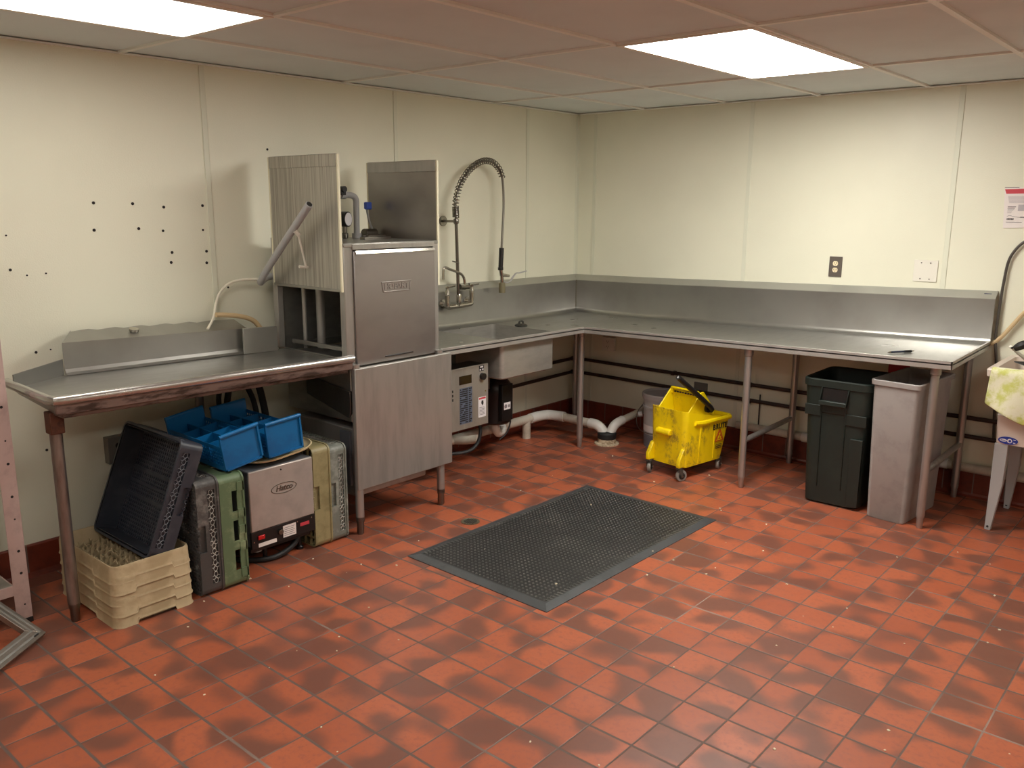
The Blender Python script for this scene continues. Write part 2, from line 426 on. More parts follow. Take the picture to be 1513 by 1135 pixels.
# screw holes left in the left wall
h = MB()
for (y, z, r) in ((-3.489, 1.614, .007), (-3.314, 1.611, .007), (-3.167, 1.596, .007), (-2.97, 1.603, .007), (-3.497, 1.496, .007), (-3.295, 1.499, .007),
               (-3.179, 1.487, .006), (-3.143, 1.385, .007), (-3.151, 1.338, .007), (-2.965, 1.384, .007), (-2.968, 1.328, .007), (-2.976, 1.487, .005),
               (-3.855, 1.481, .004), (-3.854, 1.34, .006), (-2.59, 1.885, .006), (-3.792, 1.314, .004), (-3.716, 1.318, .004), (-3.79, .985, .006), (-3.73, .99, .003),
               (-2.86, 1.2, .005), (-3.79, .55, .006)):
    h.cyl((0, y, z), (.002, y, z), r, n=10)
h.build('screw_holes', 'hole', wl, smooth=False)
# ceiling lights: two in view, three unseen ones added as fill
for i, (x, y0) in enumerate(lights):
    seen = ['recessed fluorescent ceiling light above the black floor mat, farther of the two in view', 'recessed fluorescent ceiling light over the empty left wall, cut by the top left corner',
            'ceiling light behind the viewer on the left side of the room', 'ceiling light behind the viewer on the right side, nearer the back wall', 'ceiling light behind the viewer on the right side, nearer the front wall'][i]
    t = thing('ceiling_light', seen, 'ceiling light', (x + .305, y0 + .61, HC), group='recessed ceiling lights')
    w, l = .6096, 1.2192
    mb = MB()
    for a in ((x, x + w, y0, y0 + .025), (x, x + w, y0 + l - .025, y0 + l), (x, x + .025, y0 + .025, y0 + l - .025), (x + w - .025, x + w, y0 + .025, y0 + l - .025)):
        mb.box(*a, HC - .004, HC + .010)
    mb.build('light_frame', 'white_plastic', t, bevel=.002)
    MB().box(x + .025, x + w - .025, y0 + .025, y0 + l - .025, HC - .002, HC + .0095).build('diffuser', ('glow_bright', 'glow_soft', 'glow', 'glow', 'glow')[i], t, smooth=False)

# ------------------------------------------------------------------ pipes on the walls
def rail_pipes(z, label, off):
    t = thing('water_pipe', label, 'pipe', (1.5, 0, z), group='copper pipes along the walls')
    y = YW - .035
    MB().cyl((.045, y, z + off), (4.6, y, z - .008), .0125, n=10).build('pipe', 'copper', t)
    MB().cyl((.035, -1.9, z - .012), (.035, y - .01, z + off), .0125, n=10).build('pipe', 'copper', t)
    MB().tube([(.035, y - .03, z + off), (.035, y - .008, z + off), (.045, y, z + off), (.07, y, z + off)], .0165, n=10).build('elbow', 'copper', t)
    for x in (1.47, 2.62): MB().cyl((x - .02, y, z), (x + .02, y, z), .0165, n=10).build('coupling', 'copper', t)
    for x in (.9, 2.2, 3.4): MB().box(x - .01, x + .01, y - .014, YW, z - .012, z + .014).build('strap', 'copper', t)
rail_pipes(.460, 'upper of two dark copper pipes running along both walls under the counter', .006)
rail_pipes(.352, 'lower of two dark copper pipes running along both walls under the counter', .010)
t = thing('drain_line', 'white plastic pipe lying along the top of the red base tiles of the back wall', 'pipe', (2.4, .02, .17))
MB().cyl((1.40, YW - .032, .175), (4.4, YW - .032, .165), .026, n=14).build('pipe', 'pvc', t)
for x in (1.89, 2.68): MB().cyl((x - .035, YW - .031, .172), (x + .035, YW - .031, .172), .0305, n=14).build('coupling', 'pvc_white', t)
MB().cyl((1.545, YW - .012, .175), (1.545, YW - .012, .40), .004, n=8).build('riser', 'black_ink', t)

# ------------------------------------------------------------------ L-shaped counter with sink
def deck(x, y):
    z = .831
    if x > .66: z += .0185 * (x - .66) + .018 * (x - .66) / 2.2 * (y + .72)
    if y < -.72: z += .010 * (-.72 - y)
    return z
t = CT = thing('dish_table', 'long L-shaped stainless steel counter with high backsplash and sunken sink in the corner', 'counter', (1.2, -.5, 0))
XE, YE, YM, XI = 2.86, -.735, -2.02, .665
def grid_top():
    xs = [.012, .05, .10, .62, .65, XI, 1.2, 1.8, 2.4, XE - .012, XE]; ys = [YM, -1.48, -.98, YE, YE + .012, -.4, -.05, 0.0, YW - .012]
    mb = MB(); vt = {}
    def V(i, j, b):
        kx = (i, j, b)
        if kx not in vt:
            z = deck(xs[i], ys[j]); 
            vt[kx] = mb.v((xs[i], ys[j], z - (.006 if b else 0)))
        return vt[kx]
    inside = set()
    for i in range(len(xs) - 1):
        for j in range(len(ys) - 1):
            xm, ym = (xs[i] + xs[i + 1]) / 2, (ys[j] + ys[j + 1]) / 2
            if xm > XI and ym < YE: continue
            if .10 < xm < .62 and -1.48 < ym < -.98: continue
            inside.add((i, j))
    for (i, j) in inside:
        mb.f([V(i, j, 0), V(i + 1, j, 0), V(i + 1, j + 1, 0), V(i, j + 1, 0)])
        mb.f([V(i, j, 1), V(i, j + 1, 1), V(i + 1, j + 1, 1), V(i + 1, j, 1)])
        for (di, dj, a, b) in ((-1, 0, (i, j + 1), (i, j)), (1, 0, (i + 1, j), (i + 1, j + 1)), (0, -1, (i, j), (i + 1, j)), (0, 1, (i + 1, j + 1), (i, j + 1))):
            if (i + di, j + dj) not in inside: mb.f([V(*a, 1), V(*b, 1), V(*b, 0), V(*a, 0)])
    return mb
grid_top().build('countertop', 'steel_top', t)
def edge(mb, pts, n_out):      # turned-down front edge: outward normal given per segment
    for (p, q), n in zip(zip(pts, pts[1:]), n_out):
        n = Vector(n); a, b = Vector((*p, deck(*p))), Vector((*q, deck(*q)))
        up, dn, i = Vector((0, 0, .014)), Vector((0, 0, -.028)), -n * .016
        mb.hexa([a + dn + i * .3, b + dn + i * .3, b + dn, a + dn, a + up + i * .6, b + up + i * .6, b + up, a + up])
        mb.hexa([a + i * .6 + up, b + i * .6 + up, b + i * 1.3, a + i * 1.3, a + i * .6 + up * .8, b + i * .6 + up * .8, b + i * 1.3 - up * .2, a + i * 1.3 - up * .2])
mb = MB()
edge(mb, [(XI, YM), (XI, YE), (1.75, YE), (XE, YE), (XE, -.02)], [(1, 0, 0), (0, -1, 0), (0, -1, 0), (1, 0, 0)])
mb.build('front_edge', 'steel_edge', t, bevel=.003)
# backsplash: face, sloped cap, cove
mb = MB(); cap = MB()
def splash(p, q, n, zt0, zt1):   # p,q on the wall line
    n = Vector(n); a, b = Vector((*p, 0)), Vector((*q, 0))
    A = lambda P, o, z: (P.x + n.x * o, P.y + n.y * o, z)
    for (P, zt) in ((0, 0),): pass
    za, zb = deck(p[0] + n.x * .05, p[1] + n.y * .05), deck(q[0] + n.x * .05, q[1] + n.y * .05)
    prof = lambda P, z0, zt: [A(P, .085, z0), A(P, .068, z0 + .006), A(P, .056, z0 + .016), A(P, .051, z0 + .030), A(P, .050, zt - .041), A(P, .046, zt - .041), A(P, .046, z0 + .030), A(P, .05, z0 - .004), A(P, .085, z0 - .003)]
    mb.loft([prof(a, za, zt0), prof(b, zb, zt1)])
    pc_ = lambda P, zt: [A(P, .0515, zt - .0425), A(P, .0515, zt - .038), A(P, .006, zt), A(P, .002, zt), A(P, .002, zt - .004), A(P, .047, zt - .0425)]
    cap.loft([pc_(a, zt0), pc_(b, zt1)])
zc_ = lambda x: 1.103 + (1.170 - 1.103) * max(0, x - .2) / (XE - .2)
splash((0, YM), (0, -.72), (1, 0, 0), 1.118, 1.109); splash((0, -.72), (0, YW), (1, 0, 0), 1.109, 1.103)
splash((0, YW), (.66, YW), (0, -1, 0), 1.103, zc_(.66)); splash((.66, YW), (XE, YW), (0, -1, 0), zc_(.66), zc_(XE))
mb.build('backsplash', 'steel_splash', t)
cap.build('backsplash_cap', 'steel_cap', t)
MB().cyl((.052, -.002, .865), (.052, -.002, 1.065), .004, n=8).build('corner_weld', 'chrome', t)
MB().box(XE - .062, XE - .026, YW - .012, YW - .006, 1.136, 1.156).build('sticker', 'navy_sticker', t, smooth=False, label='small navy sticker at the end of the backsplash')
o2 = bpy.data.objects['sticker']; o2.data.transform(Matrix.Translation((0, -.014, 0)))
for y in (-1.245, -1.150): MB().hexa([(.040, y, 1.0862), (.040, y + .012, 1.0860), (.016, y + .030, 1.1068), (.016, y + .018, 1.1070), (.042, y, 1.0885), (.042, y + .012, 1.0883), (.018, y + .030, 1.1091), (.018, y + .018, 1.1093)]).build('backsplash_slot', 'hole', t, smooth=False)
# sink bowl (hollow)
r0 = lambda hw, hd, z: rrect(hw, hd, .028, z, 4, .36, -1.23)
zt = deck(.36, -1.23)
mb2 = MB().loft([r0(.26, .25, zt - .002), r0(.26, .25, .605), r0(.245, .235, .595), r0(.235, .225, .607), r0(.253, .243, .625), r0(.254, .244, zt)], False, False)
mb2.loft([r0(.235, .225, .607)[::-1], r0(.02, .02, .604)[::-1]], False, True)
mb2.build('sink_bowl', 'bowl_steel', t)
# legs
def leg(parent, x, y, zt, m='steel_leg', r=.0205, gus=True):
    l = MB().cyl((x, y, .065), (x, y, zt), r, n=18).build('leg', m, parent)
    MB().lathe([(.013, 0), (.016, .006), (.0165, .05), (.019, .058), (.019, .072)], (x, y, 0), n=16).build('foot', 'steel_leg', l)
    if gus: MB().lathe([(.0215, -.065), (.026, -.06), (.026, -.03), (.031, -.005), (.031, 0)], (x, y, zt), n=18).build('socket', m, l)
    return l
for x, y in ((1.79, -.687), (1.80, -.034), (2.774, -.673), (2.774, -.034), (.571, -.626), (.10, -.055)):
    leg(t, x, y, deck(x, y) - .006)
for (x, ya, yb, z) in ((1.795, -.687, -.03, .285), (2.774, -.673, -.02, .30)):
    MB().cyl((x, ya, z), (x, yb, z + .012), .0165, n=16).build('cross_rail', 'steel_leg', t)
MB().box(1.72, 1.86, -.70, -.02, deck(1.79, -.4) - .035, deck(1.79, -.4) - .012).build('support_channel', 'steel_dark', t)

# ------------------------------------------------------------------ left table
def deckL(y): return .888 + .0215 * (-2.66 - y) / 1.35 * 1.0
LT = t = thing('dish_table', 'short stainless steel table with rolled rim and rusty front channel at the left wall', 'table', (.45, -3.3, 0))
zl, zr = deckL(-4.0), deckL(-2.66)
# deck polygon with a chamfered rear left corner
poly = [(.705, -4.0), (.705, -2.655), (.15, -2.655), (.15, -3.74), (.29, -3.985)]
mb = MB(); top = [(x, y, deckL(y) - .008) for x, y in poly]
mb.loft([[(x, y, z - .006) for x, y, z in top], top]); mb.build('tabletop', 'steel_top', t)
rim = [(.715, -2.652), (.715, -3.97), (.708, -3.998), (.685, -4.008), (.23, -3.992)]
mb = MB(); R = [(x, y, deckL(y) + .006) for x, y in rim]
mb.tube(R, .0185, n=14, sub=0)
mb.build('rolled_rim', 'steel_rim', t)
mb = MB()
mb.hexa([(.70, -4.0, zl - .05), (.712, -4.0, zl - .05), (.712, -2.655, zr - .046), (.70, -2.655, zr - .046), (.70, -4.0, zl), (.722, -4.0, zl), (.722, -2.655, zr), (.70, -2.655, zr)])
mb.build('front_apron', 'rust', t, bevel=.003)
mb = MB()
mb.hexa([(.60, -3.97, zl - .068), (.69, -3.97, zl - .068), (.69, -2.665, zr - .066), (.60, -2.665, zr - .066), (.60, -3.97, zl - .012), (.69, -3.97, zl - .012), (.69, -2.665, zr - .012), (.60, -2.665, zr - .012)])
mb.build('support_channel', 'rust', t, bevel=.003)
mb = MB()
mb.hexa([(.30, -3.975, zl - .035), (.66, -3.975, zl - .060), (.66, -3.95, zl - .060), (.30, -3.95, zl - .035), (.25, -3.99, zl - .008), (.70, -3.99, zl - .008), (.70, -3.95, zl - .008), (.25, -3.95, zl - .008)])
mb.build('end_bracket', 'steel_h', t, bevel=.002)
# backsplash with bent cap
mb = MB()
prof = lambda y, zt: [(.175, y, deckL(y) - .006), (.160, y, deckL(y) + .004), (.152, y, deckL(y) + .018), (.15, y, zt), (.035, y + (.085 if y < -3.5 else 0), zt + .034), (.033, y + (.085 if y < -3.5 else 0), zt + .030), (.146, y, zt - .004), (.146, y, deckL(y) - .01)]
n = 22; rings = []
for i in range(n + 1):
    f = i / n; y = -3.738 + f * (3.738 - 2.86); zt = 1.036 - f * .029
    r_ = prof(-3.738, zt) if i == 0 else prof(y, zt)
    if i: r_ = [(q[0], max(q[1], -3.653) if (q[0] < .04) else q[1], q[2]) for q in [(x, y, z) for x, _, z in r_]]
    dent = .004 * math.sin(i * 2.1) * (1 if 1 < i < 20 else 0)
    r_[4] = (r_[4][0], r_[4][1], r_[4][2] + dent); r_[5] = (r_[5][0], r_[5][1], r_[5][2] + dent)
    rings.append(r_)
mb.loft(rings); mb.build('backsplash', 'steel_splash', t, angle=25)
mb = MB()
mb.hexa([(.15, -3.742, deckL(-3.74) - .01), (.292, -3.985, zl - .012), (.288, -3.988, zl - .012), (.146, -3.745, deckL(-3.74) - .01),
         (.15, -3.742, .967), (.292, -3.985, .955), (.288, -3.988, .955), (.146, -3.745, .967)])
mb.build('end_splash', 'steel_splash', t)
MB().hexa([(.178, -2.905, .886), (.19, -2.905, .886), (.19, -2.712, .880), (.178, -2.712, .880), (.178, -2.905, 1.014), (.19, -2.905, 1.014), (.19, -2.712, 1.006), (.178, -2.712, 1.006)]).build('splash_plate', 'steel_cap', t, bevel=.002)
mb = MB(); mb.cyl((.09, -3.40, 1.045), (.093, -3.40, 1.056), .021, n=18)
mb.build('round_patch', 'chrome', t)
mb = MB(); mb.cyl((.578, -3.959, .075), (.578, -3.959, .78), .0225, n=18); l = mb.build('leg', 'steel_old', t)
MB().lathe([(.014, 0), (.017, .006), (.018, .05), (.021, .06), (.021, .08)], (.578, -3.959, 0), n=16).build('foot', 'chrome_dull', l)
MB().box(.551, .605, -3.985, -3.933, .765, .85).build('socket', 'rust_dark', l, bevel=.004)
leg(t, .06, -3.09, deckL(-3.09) - .02, 'steel_old')

# ------------------------------------------------------------------ dishwasher
t = DW = thing('dishwasher', 'tall stainless steel door-type dishwasher between the two tables', 'dishwasher', (.4, -2.34, 0))
X0, X1, YA, YB = .10, .665, -2.648, -2.035
for x, y in ((.700, -2.628), (.690, -2.058), (.13, -2.62), (.13, -2.06)):
    l = MB().cyl((x, y, .07), (x, y, .86 if x > .5 else .5), .021, n=16).build('leg', 'steel_leg', t)
    MB().lathe([(.015, 0), (.018, .006), (.018, .06), (.021, .066), (.021, .09)], (x, y, 0), n=16).build('foot', 'chrome_dull', l)
# wash tank and machinery below the deck
mb = MB(); mb.box(.12, .655, -2.62, -2.05, .56, .86); mb.build('wash_tank', 'steel_h', t, bevel=.01)
mb = MB(); mb.prism([(.30, -2.63, .66), (.635, -2.63, .585), (.655, -2.63, .61), (.655, -2.63, .72), (.30, -2.63, .76)], (0, .04, 0)); mb.build('drip_pan', 'steel_dark', t, bevel=.004)
mb = MB(); mb.box(.14, .62, -2.585, -2.1, .16, .52); mb.build('motor_housing', 'steel_v', t, bevel=.01)
mb = MB(); mb.box(.52, .60, -2.60, -2.5, .22, .50); mb.build('electrical_box', 'grey_paint', t, bevel=.004)
# hood
mb = MB()
mb.box(X0, X1, YA, YA + .012, .86, .885); mb.box(X0, X1, YB - .012, YB, .86, 1.43)
mb.box(X0, X0 + .012, YA, YB, .86, 1.43)
mb.build('hood_shell', 'steel_h', t)
MB().box(X0, X1 + .004, YA, YB, 1.415, 1.433).build('hood_top', 'steel_h', t, bevel=.003)
for (a, b, c, d) in ((.625, X1, YA, YA + .055), (.625, X1 + .001, YB - .035, YB), (X0 - .018, X0 + .02, YA - .006, YA + .03), (X0, X0 + .03, YB - .03, YB)):
    MB().box(a, b, c, d, .845 if a > .3 else .88, 1.432 if a > .3 else 1.445).build('corner_post', 'steel_v', t, bevel=.004)
mb = MB(); mb.cyl((.27, -2.50, .88), (.27, -2.50, 1.41), .022, n=14); mb.build('wash_manifold', 'steel_v', t)
mb = MB(); mb.cyl((.215, -2.56, .88), (.215, -2.56, 1.41), .011, n=12); mb.build('rinse_pipe', 'steel_v', t)
mb = MB()
mb.box(.15, .64, -2.60, -2.585, .905, .925); mb.box(.15, .64, -2.10, -2.085, .905, .925)
for x in (.16, .40, .62): mb.box(x, x + .012, -2.6, -2.085, .90, .91)
mb.build('rack_track', 'steel_h', t, bevel=.002)
mb = MB(); mb.tube([(.40, -2.5, .895), (.47, -2.46, .90), (.55, -2.44, .893)], .006, n=8); mb.cyl((.40, -2.5, .89), (.40, -2.5, .91), .012, n=10)
mb.build('spray_arm', 'chrome', t)
# front panel with ledge, name plate and slot
fp = MB().box(X1, X1 + .012, -2.596, -2.068, .842, 1.396).build('front_panel', 'steel_warm', t, bevel=.004)
MB().box(X1, X1 + .010, -2.600, -2.07, 1.402, 1.428).build('top_strip', 'steel_v', t, bevel=.002)
MB().hexa([(X1 + .008, -2.588, 1.3835), (X1 + .0215, -2.588, 1.3835), (X1 + .0215, -2.072, 1.3835), (X1 + .008, -2.072, 1.3835), (X1 + .008, -2.588, 1.397), (X1 + .0165, -2.588, 1.397), (X1 + .0165, -2.072, 1.397), (X1 + .008, -2.072, 1.397)]).build('ledge', 'chrome', fp)
mb = MB(); cy, cz = -2.335, 1.215; W2, H2 = .098, .026
for (y0, y1, z0, z1) in ((-W2, W2, H2 - .005, H2), (-W2 + .012, W2 - .012, -H2, -H2 + .005)): mb.box(X1 + .011, X1 + .0155, cy + y0, cy + y1, cz + z0, cz + z1)
for s in (-1, 1): mb.prism([(X1 + .011, cy + s * W2, cz + H2), (X1 + .011, cy + s * (W2 - .006), cz + H2), (X1 + .011, cy + s * (W2 - .016), cz - H2), (X1 + .011, cy + s * (W2 - .010), cz - H2)], (.0045, 0, 0))
mb.build('name_plate_border', 'steel_warm', fp, bevel=.001)
MB().text('HOBART', .040, on_x(X1 + .0115, cy, cz + .001), .0028, 0, .0008).build('lettering', 'steel_warm', fp)
mb = MB(); mb.box(X1 + .011, X1 + .020, -2.42, -2.235, .868, .874); mb.build('pull_slot', 'black_paint', fp, bevel=.002)
# lower panel
mb = MB(); mb.box(.698, .722, -2.650, -1.998, .232, .842); mb.build('access_panel', 'steel_v', t, bevel=.004)
# side doors raised
def side_door(y, z0, z1, s, m):
    d = MB().box(.112, .652, y - .004, y + .004, z0, z1).build('side_door', m, t, bevel=.002)
    for x in (.104, .652): MB().box(x, x + .010, y - .006, y + .006, z0 + (.0 if s else .0), z1 - .002).build('guide_strip', 'ivory_guide', d, bevel=.001)
    MB().box(.113, .651, y - .008, y - .003, z1 - .058, z1 - .002).build('top_fold', 'steel_door' if s else 'steel_v', d, bevel=.002)
    MB().box(.110, .654, y - .008, y + .004, z0, z0 + .014).build('bottom_fold', 'steel_h', d, bevel=.002)
    return d
side_door(-2.656, 1.205, 1.842, True, 'steel_door')
side_door(-2.026, 1.20, 1.838, False, 'steel_warm')
# lift handle
hd = MB().tube([(.560, -2.752, 1.612), (.435, -2.752, 1.505), (.30, -2.752, 1.39), (.175, -2.75, 1.283), (.125, -2.745, 1.238), (.085, -2.725, 1.222), (.060, -2.69, 1.232), (.052, -2.64, 1.245), (.052, -2.40, 1.25), (.052, -2.05, 1.25)], .0175, n=14, sub=5).build('lift_handle', 'leg_grey', t)
MB().cyl((.5605, -2.752, 1.6124), (.562, -2.752, 1.6137), .0135, n=14).build('open_end', 'hole', hd)
mb = MB(); mb.cyl((.437, -2.735, 1.478), (.405, -2.675, 1.318), .0055, n=8)
mb.cyl((.437, -2.752, 1.49), (.437, -2.728, 1.468), .011, n=10); mb.cyl((.400, -2.71, 1.316), (.400, -2.655, 1.310), .007, n=10)
mb.build('link_rod', 'white_plastic', hd)
# plumbing on top
mb = MB(); mb.tube([(.2, -2.42, 1.662), (.2, -2.32, 1.662), (.2, -2.225, 1.660), (.2, -2.19, 1.640), (.2, -2.188, 1.58), (.2, -2.19, 1.43)], .0165, n=12)
mb.cyl((.2, -2.19, 1.43), (.2, -2.19, 1.46), .026, n=12); mb.cyl((.2, -2.29, 1.662), (.2, -2.26, 1.662), .022, n=12)
mb.build('supply_pipe', 'leg_grey', t)
mb = MB(); mb.cyl((.15, -2.30, 1.69), (.25, -2.30, 1.69), .016, n=10); mb.box(.16, .24, -2.315, -2.285, 1.66, 1.70); mb.build('valve', 'black_paint', t)
ga = MB().cyl((.185, -2.275, 1.535), (.222, -2.262, 1.535), .040, n=24).build('pressure_gauge', 'black_paint', t)
MB().cyl((.2225, -2.2618, 1.535), (.2245, -2.2611, 1.535), .034, n=24).build('dial', 'paper_cool', ga)
MB().lathe([(.012, -.105), (.018, -.09), (.018, -.075), (.011, -.07), (.011, -.03)], (.2, -2.27, 1.535), n=12).build('stem', 'chrome_dull', ga)
mb = MB(); mb.cyl((.2, -2.14, 1.455), (.2, -2.06, 1.455), .028, n=12); mb.box(.17, .23, -2.17, -2.05, 1.43, 1.45); mb.cyl((.3, -2.2, 1.445), (.3, -2.08, 1.445), .012, n=10); mb.box(.36, .40, -2.3, -2.12, 1.432, 1.447)
mb.build('vacuum_breaker', 'chrome_dull', t, bevel=.002)
mb = MB(); mb.tube([(.2, -2.07, 1.46), (.2, -2.10, 1.52), (.2, -2.115, 1.585)], .006, n=8); mb.build('drain_lever', 'leg_grey', t)
MB().box(.185, .215, -2.125, -2.09, 1.585, 1.625).build('lever_tag', 'tag_blue', t, bevel=.006, label='blue grip tag')

# ------------------------------------------------------------------ control box, disposer, plumbing below the sink
t = thing('control_box', 'stainless control box with dark display and label panel under the sink', 'control box', (.42, -1.62, .317))
CB = t
fx = .55; KY = -.052; KZ = .016
MB().box(.40, fx - .012, -1.775, -1.472, .32, .68).build('case', 'steel_dark', t, bevel=.004)
d = MB().box(fx - .012, fx, -1.778, -1.469, .317, .684).build('cover', 'control', t, bevel=.003)
MB().box(.30, .36, -1.70, -1.55, .62, .824).build('hanger', 'steel_dark', t)
MB().box(fx, fx + .0012, -1.715, -1.612, .586, .636).build('display', 'lcd', d)
lb = MB().box(fx, fx + .0010, -1.712, -1.608, .352, .565).build('label_panel', 'blue_label', d)
mb = MB()
for k in range(17):
    z = .556 - k * .0122
    for (a, b) in ((-1.710, -1.700 + .01 * (k * 7 % 4)), (-1.69 + .012 * (k * 5 % 3), -1.645), (-1.637, -1.612 - .006 * (k % 3))): mb.box(fx + .0010, fx + .0016, a, b, z - .0038, z + .0036)
mb.build('print', 'black_ink', lb)
mb = MB().cyl((fx, -1.525, .612), (fx + .02, -1.525, .612), .020, n=18); kn = mb.build('knob', 'black', d)
sw = MB().box(fx, fx + .0012, -1.548, -1.508, .644, .676).build('switch_label', 'black_ink', d)
mb = MB(); mb.box(fx + .0012, fx + .002, -1.54, -1.516, .664, .673); mb.box(fx + .0012, fx + .002, -1.545, -1.533, .648, .657); mb.box(fx + .0012, fx + .002, -1.524, -1.512, .648, .657); mb.build('print', 'paper_cool', sw)
wlab = MB().box(fx, fx + .0012, -1.556, -1.490, .366, .488).build('warning_label', 'paper_cool', d, label='white warning sticker with red header and black hand sign')
MB().box(fx + .0012, fx + .0018, -1.552, -1.494, .474, .485).build('header', 'red_ink', wlab)
mb = MB(); mb.prism([(fx + .0012, -1.528, .466), (fx + .0012, -1.514, .466), (fx + .0012, -1.512, .448), (fx + .0012, -1.520, .434), (fx + .0012, -1.532, .45)], (.0006, 0, 0)); mb.build('pictogram', 'black_ink', wlab)
mb = MB()
for k in range(6): mb.box(fx + .0012, fx + .0018, -1.548, -1.500 - .004 * (k % 2), .380 + k * .0085, .3835 + k * .0085)
mb.build('small_print', 'grey_ink', wlab)
mb = MB()
for z in (.50, .525, .55): mb.box(fx, fx + .002, -1.772, -1.765, z, z + .014)
mb.build('vent_slots', 'hole', d); MB().cyl((fx, -1.495, .52), (fx + .003, -1.495, .52), .004, n=8).build('screw', 'chrome', d)
MB().tube([(.49, -1.49, .318), (.51, -1.495, .264), (.51, -1.523, .194), (.5, -1.598, .158), (.45, -1.728, .162), (.38, -1.90, .205)], .011, n=10).build('power_cable', 'rubber', t, label='thick black cable looping out below the box')

for o_ in [q for q in bpy.data.objects if q.parent == CB]: o_.location = (0, KY, KZ) if o_.name not in ('hanger',) else (0, KY, 0)
t = thing('waste_disposer', 'black waste disposer hanging under the sink bowl beside the control box', 'disposer', (.36, -1.23, .25))
MB().lathe([(.085, 0), (.098, .012), (.100, .19), (.105, .20), (.105, .24), (.085, .27), (.06, .30)], (.36, -1.245, .255), n=24).build('motor_body', 'black_paint', t)
MB().lathe([(.05, 0), (.05, .02), (.062, .024), (.062, .038)], (.36, -1.245, .552), n=20).build('mounting_neck', 'steel_dark', t)
MB().box(.44, .475, -1.31, -1.21, .285, .52).build('terminal_box', 'black_paint', t, bevel=.004)
mb = MB()
for x in (.26, .30, .42): mb.cyl((x, -1.38, .50), (x, -1.38, .588), .010, n=8)
mb.build('conduit', 'steel_dark', t)
q = MB().box(.475, .4765, -1.295, -1.235, .36, .405).build('rating_plate', 'paper_cool', t)
mb = MB(); mb.cyl((.4765, -1.279, .382), (.4772, -1.279, .382), .013, n=16); mb.box(.4765, .4772, -1.258, -1.24, .372, .39); mb.build('print', 'grey_ink', q)

t = thing('drain_pipe', 'white plastic drain pipe bending along the left wall into the floor hub', 'pipe', (.16, -.8, 0), group='white drain pipes')
P = [(.20, -1.95, .155), (.17, -1.36, .140), (.16, -1.05, .137), (.16, -.62, .134)]
MB().tube(P, .031, n=14, sub=2).build('pipe', 'pvc', t)
MB().tube([(.16, -.66, .134), (.162, -.56, .134), (.19, -.49, .134), (.26, -.46, .133), (.31, -.455, .132)], .036, n=14).build('elbow', 'pvc_white', t)
MB().cyl((.28, -.455, .132), (.555, -.452, .124), .030, n=14).build('pipe', 'pvc', t)
MB().tube([(.53, -.452, .125), (.585, -.452, .124), (.622, -.45, .105), (.648, -.448, .072)], .035, n=14).build('elbow', 'pvc_white', t)
MB().cyl((.16, -.70, 0), (.16, -.70, .134), .030, n=14).build('stub', 'pvc', t)
t = thing('drain_pipe', 'white plastic drain pipe coming from the back wall into the floor hub', 'pipe', (.75, -.25, 0), group='white drain pipes')
MB().tube([(.688, -.43, .075), (.694, -.405, .115), (.70, -.37, .138), (.705, -.31, .150)], .032, n=14).build('elbow', 'pvc_white', t)
MB().cyl((.702, -.345, .144), (.728, -.03, .188), .026, n=14).build('pipe', 'pvc', t)
MB().tube([(.726, -.06, .184), (.728, -.03, .188), (.735, .005, .192), (.735, .040, .192)], .033, n=14).build('elbow', 'pvc', t)
t = thing('floor_drain_hub', 'cream floor drain hub with a black rubber boot where two white pipes meet', 'drain', (.67, -.44, 0))
MB().lathe([(.085, 0), (.085, .008), (.064, .014), (.060, .05)], (.668, -.44, 0), n=24).build('collar', 'pvc_dirty', t)
MB().lathe([(.062, .04), (.066, .045), (.066, .075), (.058, .085), (.02, .088)], (.668, -.44, 0), n=24).build('rubber_boot', 'rubber', t)
t = thing('trap_pipe', 'white curved trap pipe below the black disposer', 'pipe', (.3, -1.25, .13))
MB().tube([(.36, -1.245, .253), (.36, -1.245, .215), (.345, -1.20, .17), (.32, -1.13, .175), (.27, -1.10, .19), (.20, -1.09, .16), (.16, -1.08, .137)], .027, n=12).build('bend', 'pvc_white', t)
MB().tube([(.33, -1.38, .165), (.25, -1.42, .15), (.17, -1.45, .142)], .028, n=12).build('branch', 'pvc', t)
c = MB().tube([(.40, -1.16, .30), (.385, -1.13, .24), (.38, -1.16, .17), (.37, -1.22, .135)], .005, n=8).build('wire', 'rubber'); tag(c, 'thin black wire crossing the white trap pipe under the sink', 'wire')

# ------------------------------------------------------------------ pre-rinse faucet
t = thing('pre_rinse_faucet', 'chrome pre-rinse spray faucet with tall coiled spring above the sink', 'faucet', (.10, -1.3, .99))
mb = MB()
mb.tube([(.10, -1.408, 1.055), (.10, -1.408, 1.0), (.10, -1.395, .982), (.10, -1.30, .984), (.10, -1.205, .988), (.10, -1.188, 1.005), (.10, -1.188, 1.07)], .0165, n=12)
for y in (-1.408, -1.188): mb.cyl((.054, y, 1.0), (.10, y, 1.0), .017, n=12); mb.cyl((.054, y, 1.0), (.064, y, 1.0), .030, n=16)
mb.build('mixing_body', 'chrome', t)
for y in (-1.408, -1.188):
    kb = MB().lathe([(.017, 0), (.014, .02), (.010, .03), (.012, .045), (.006, .052)], (.10, y, 1.062), n=12).build('valve_stem', 'chrome', t)
    MB().tube([(.10, y, 1.108), (.118, y + .014, 1.110), (.138, y + .03, 1.116)], lambda f: .0055 + .004 * f, n=8, flat=.6).build('valve_lever', 'chrome', kb)
MB().cyl((.11, -1.318, .985), (.12, -1.346, 1.53), .0105, n=12).build('riser_pipe', 'chrome_dull', t)
MB().lathe([(.016, 0), (.018, .01), (.018, .05), (.014, .06)], (.111, -1.316, 1.0), n=12).build('riser_union', 'chrome', t)
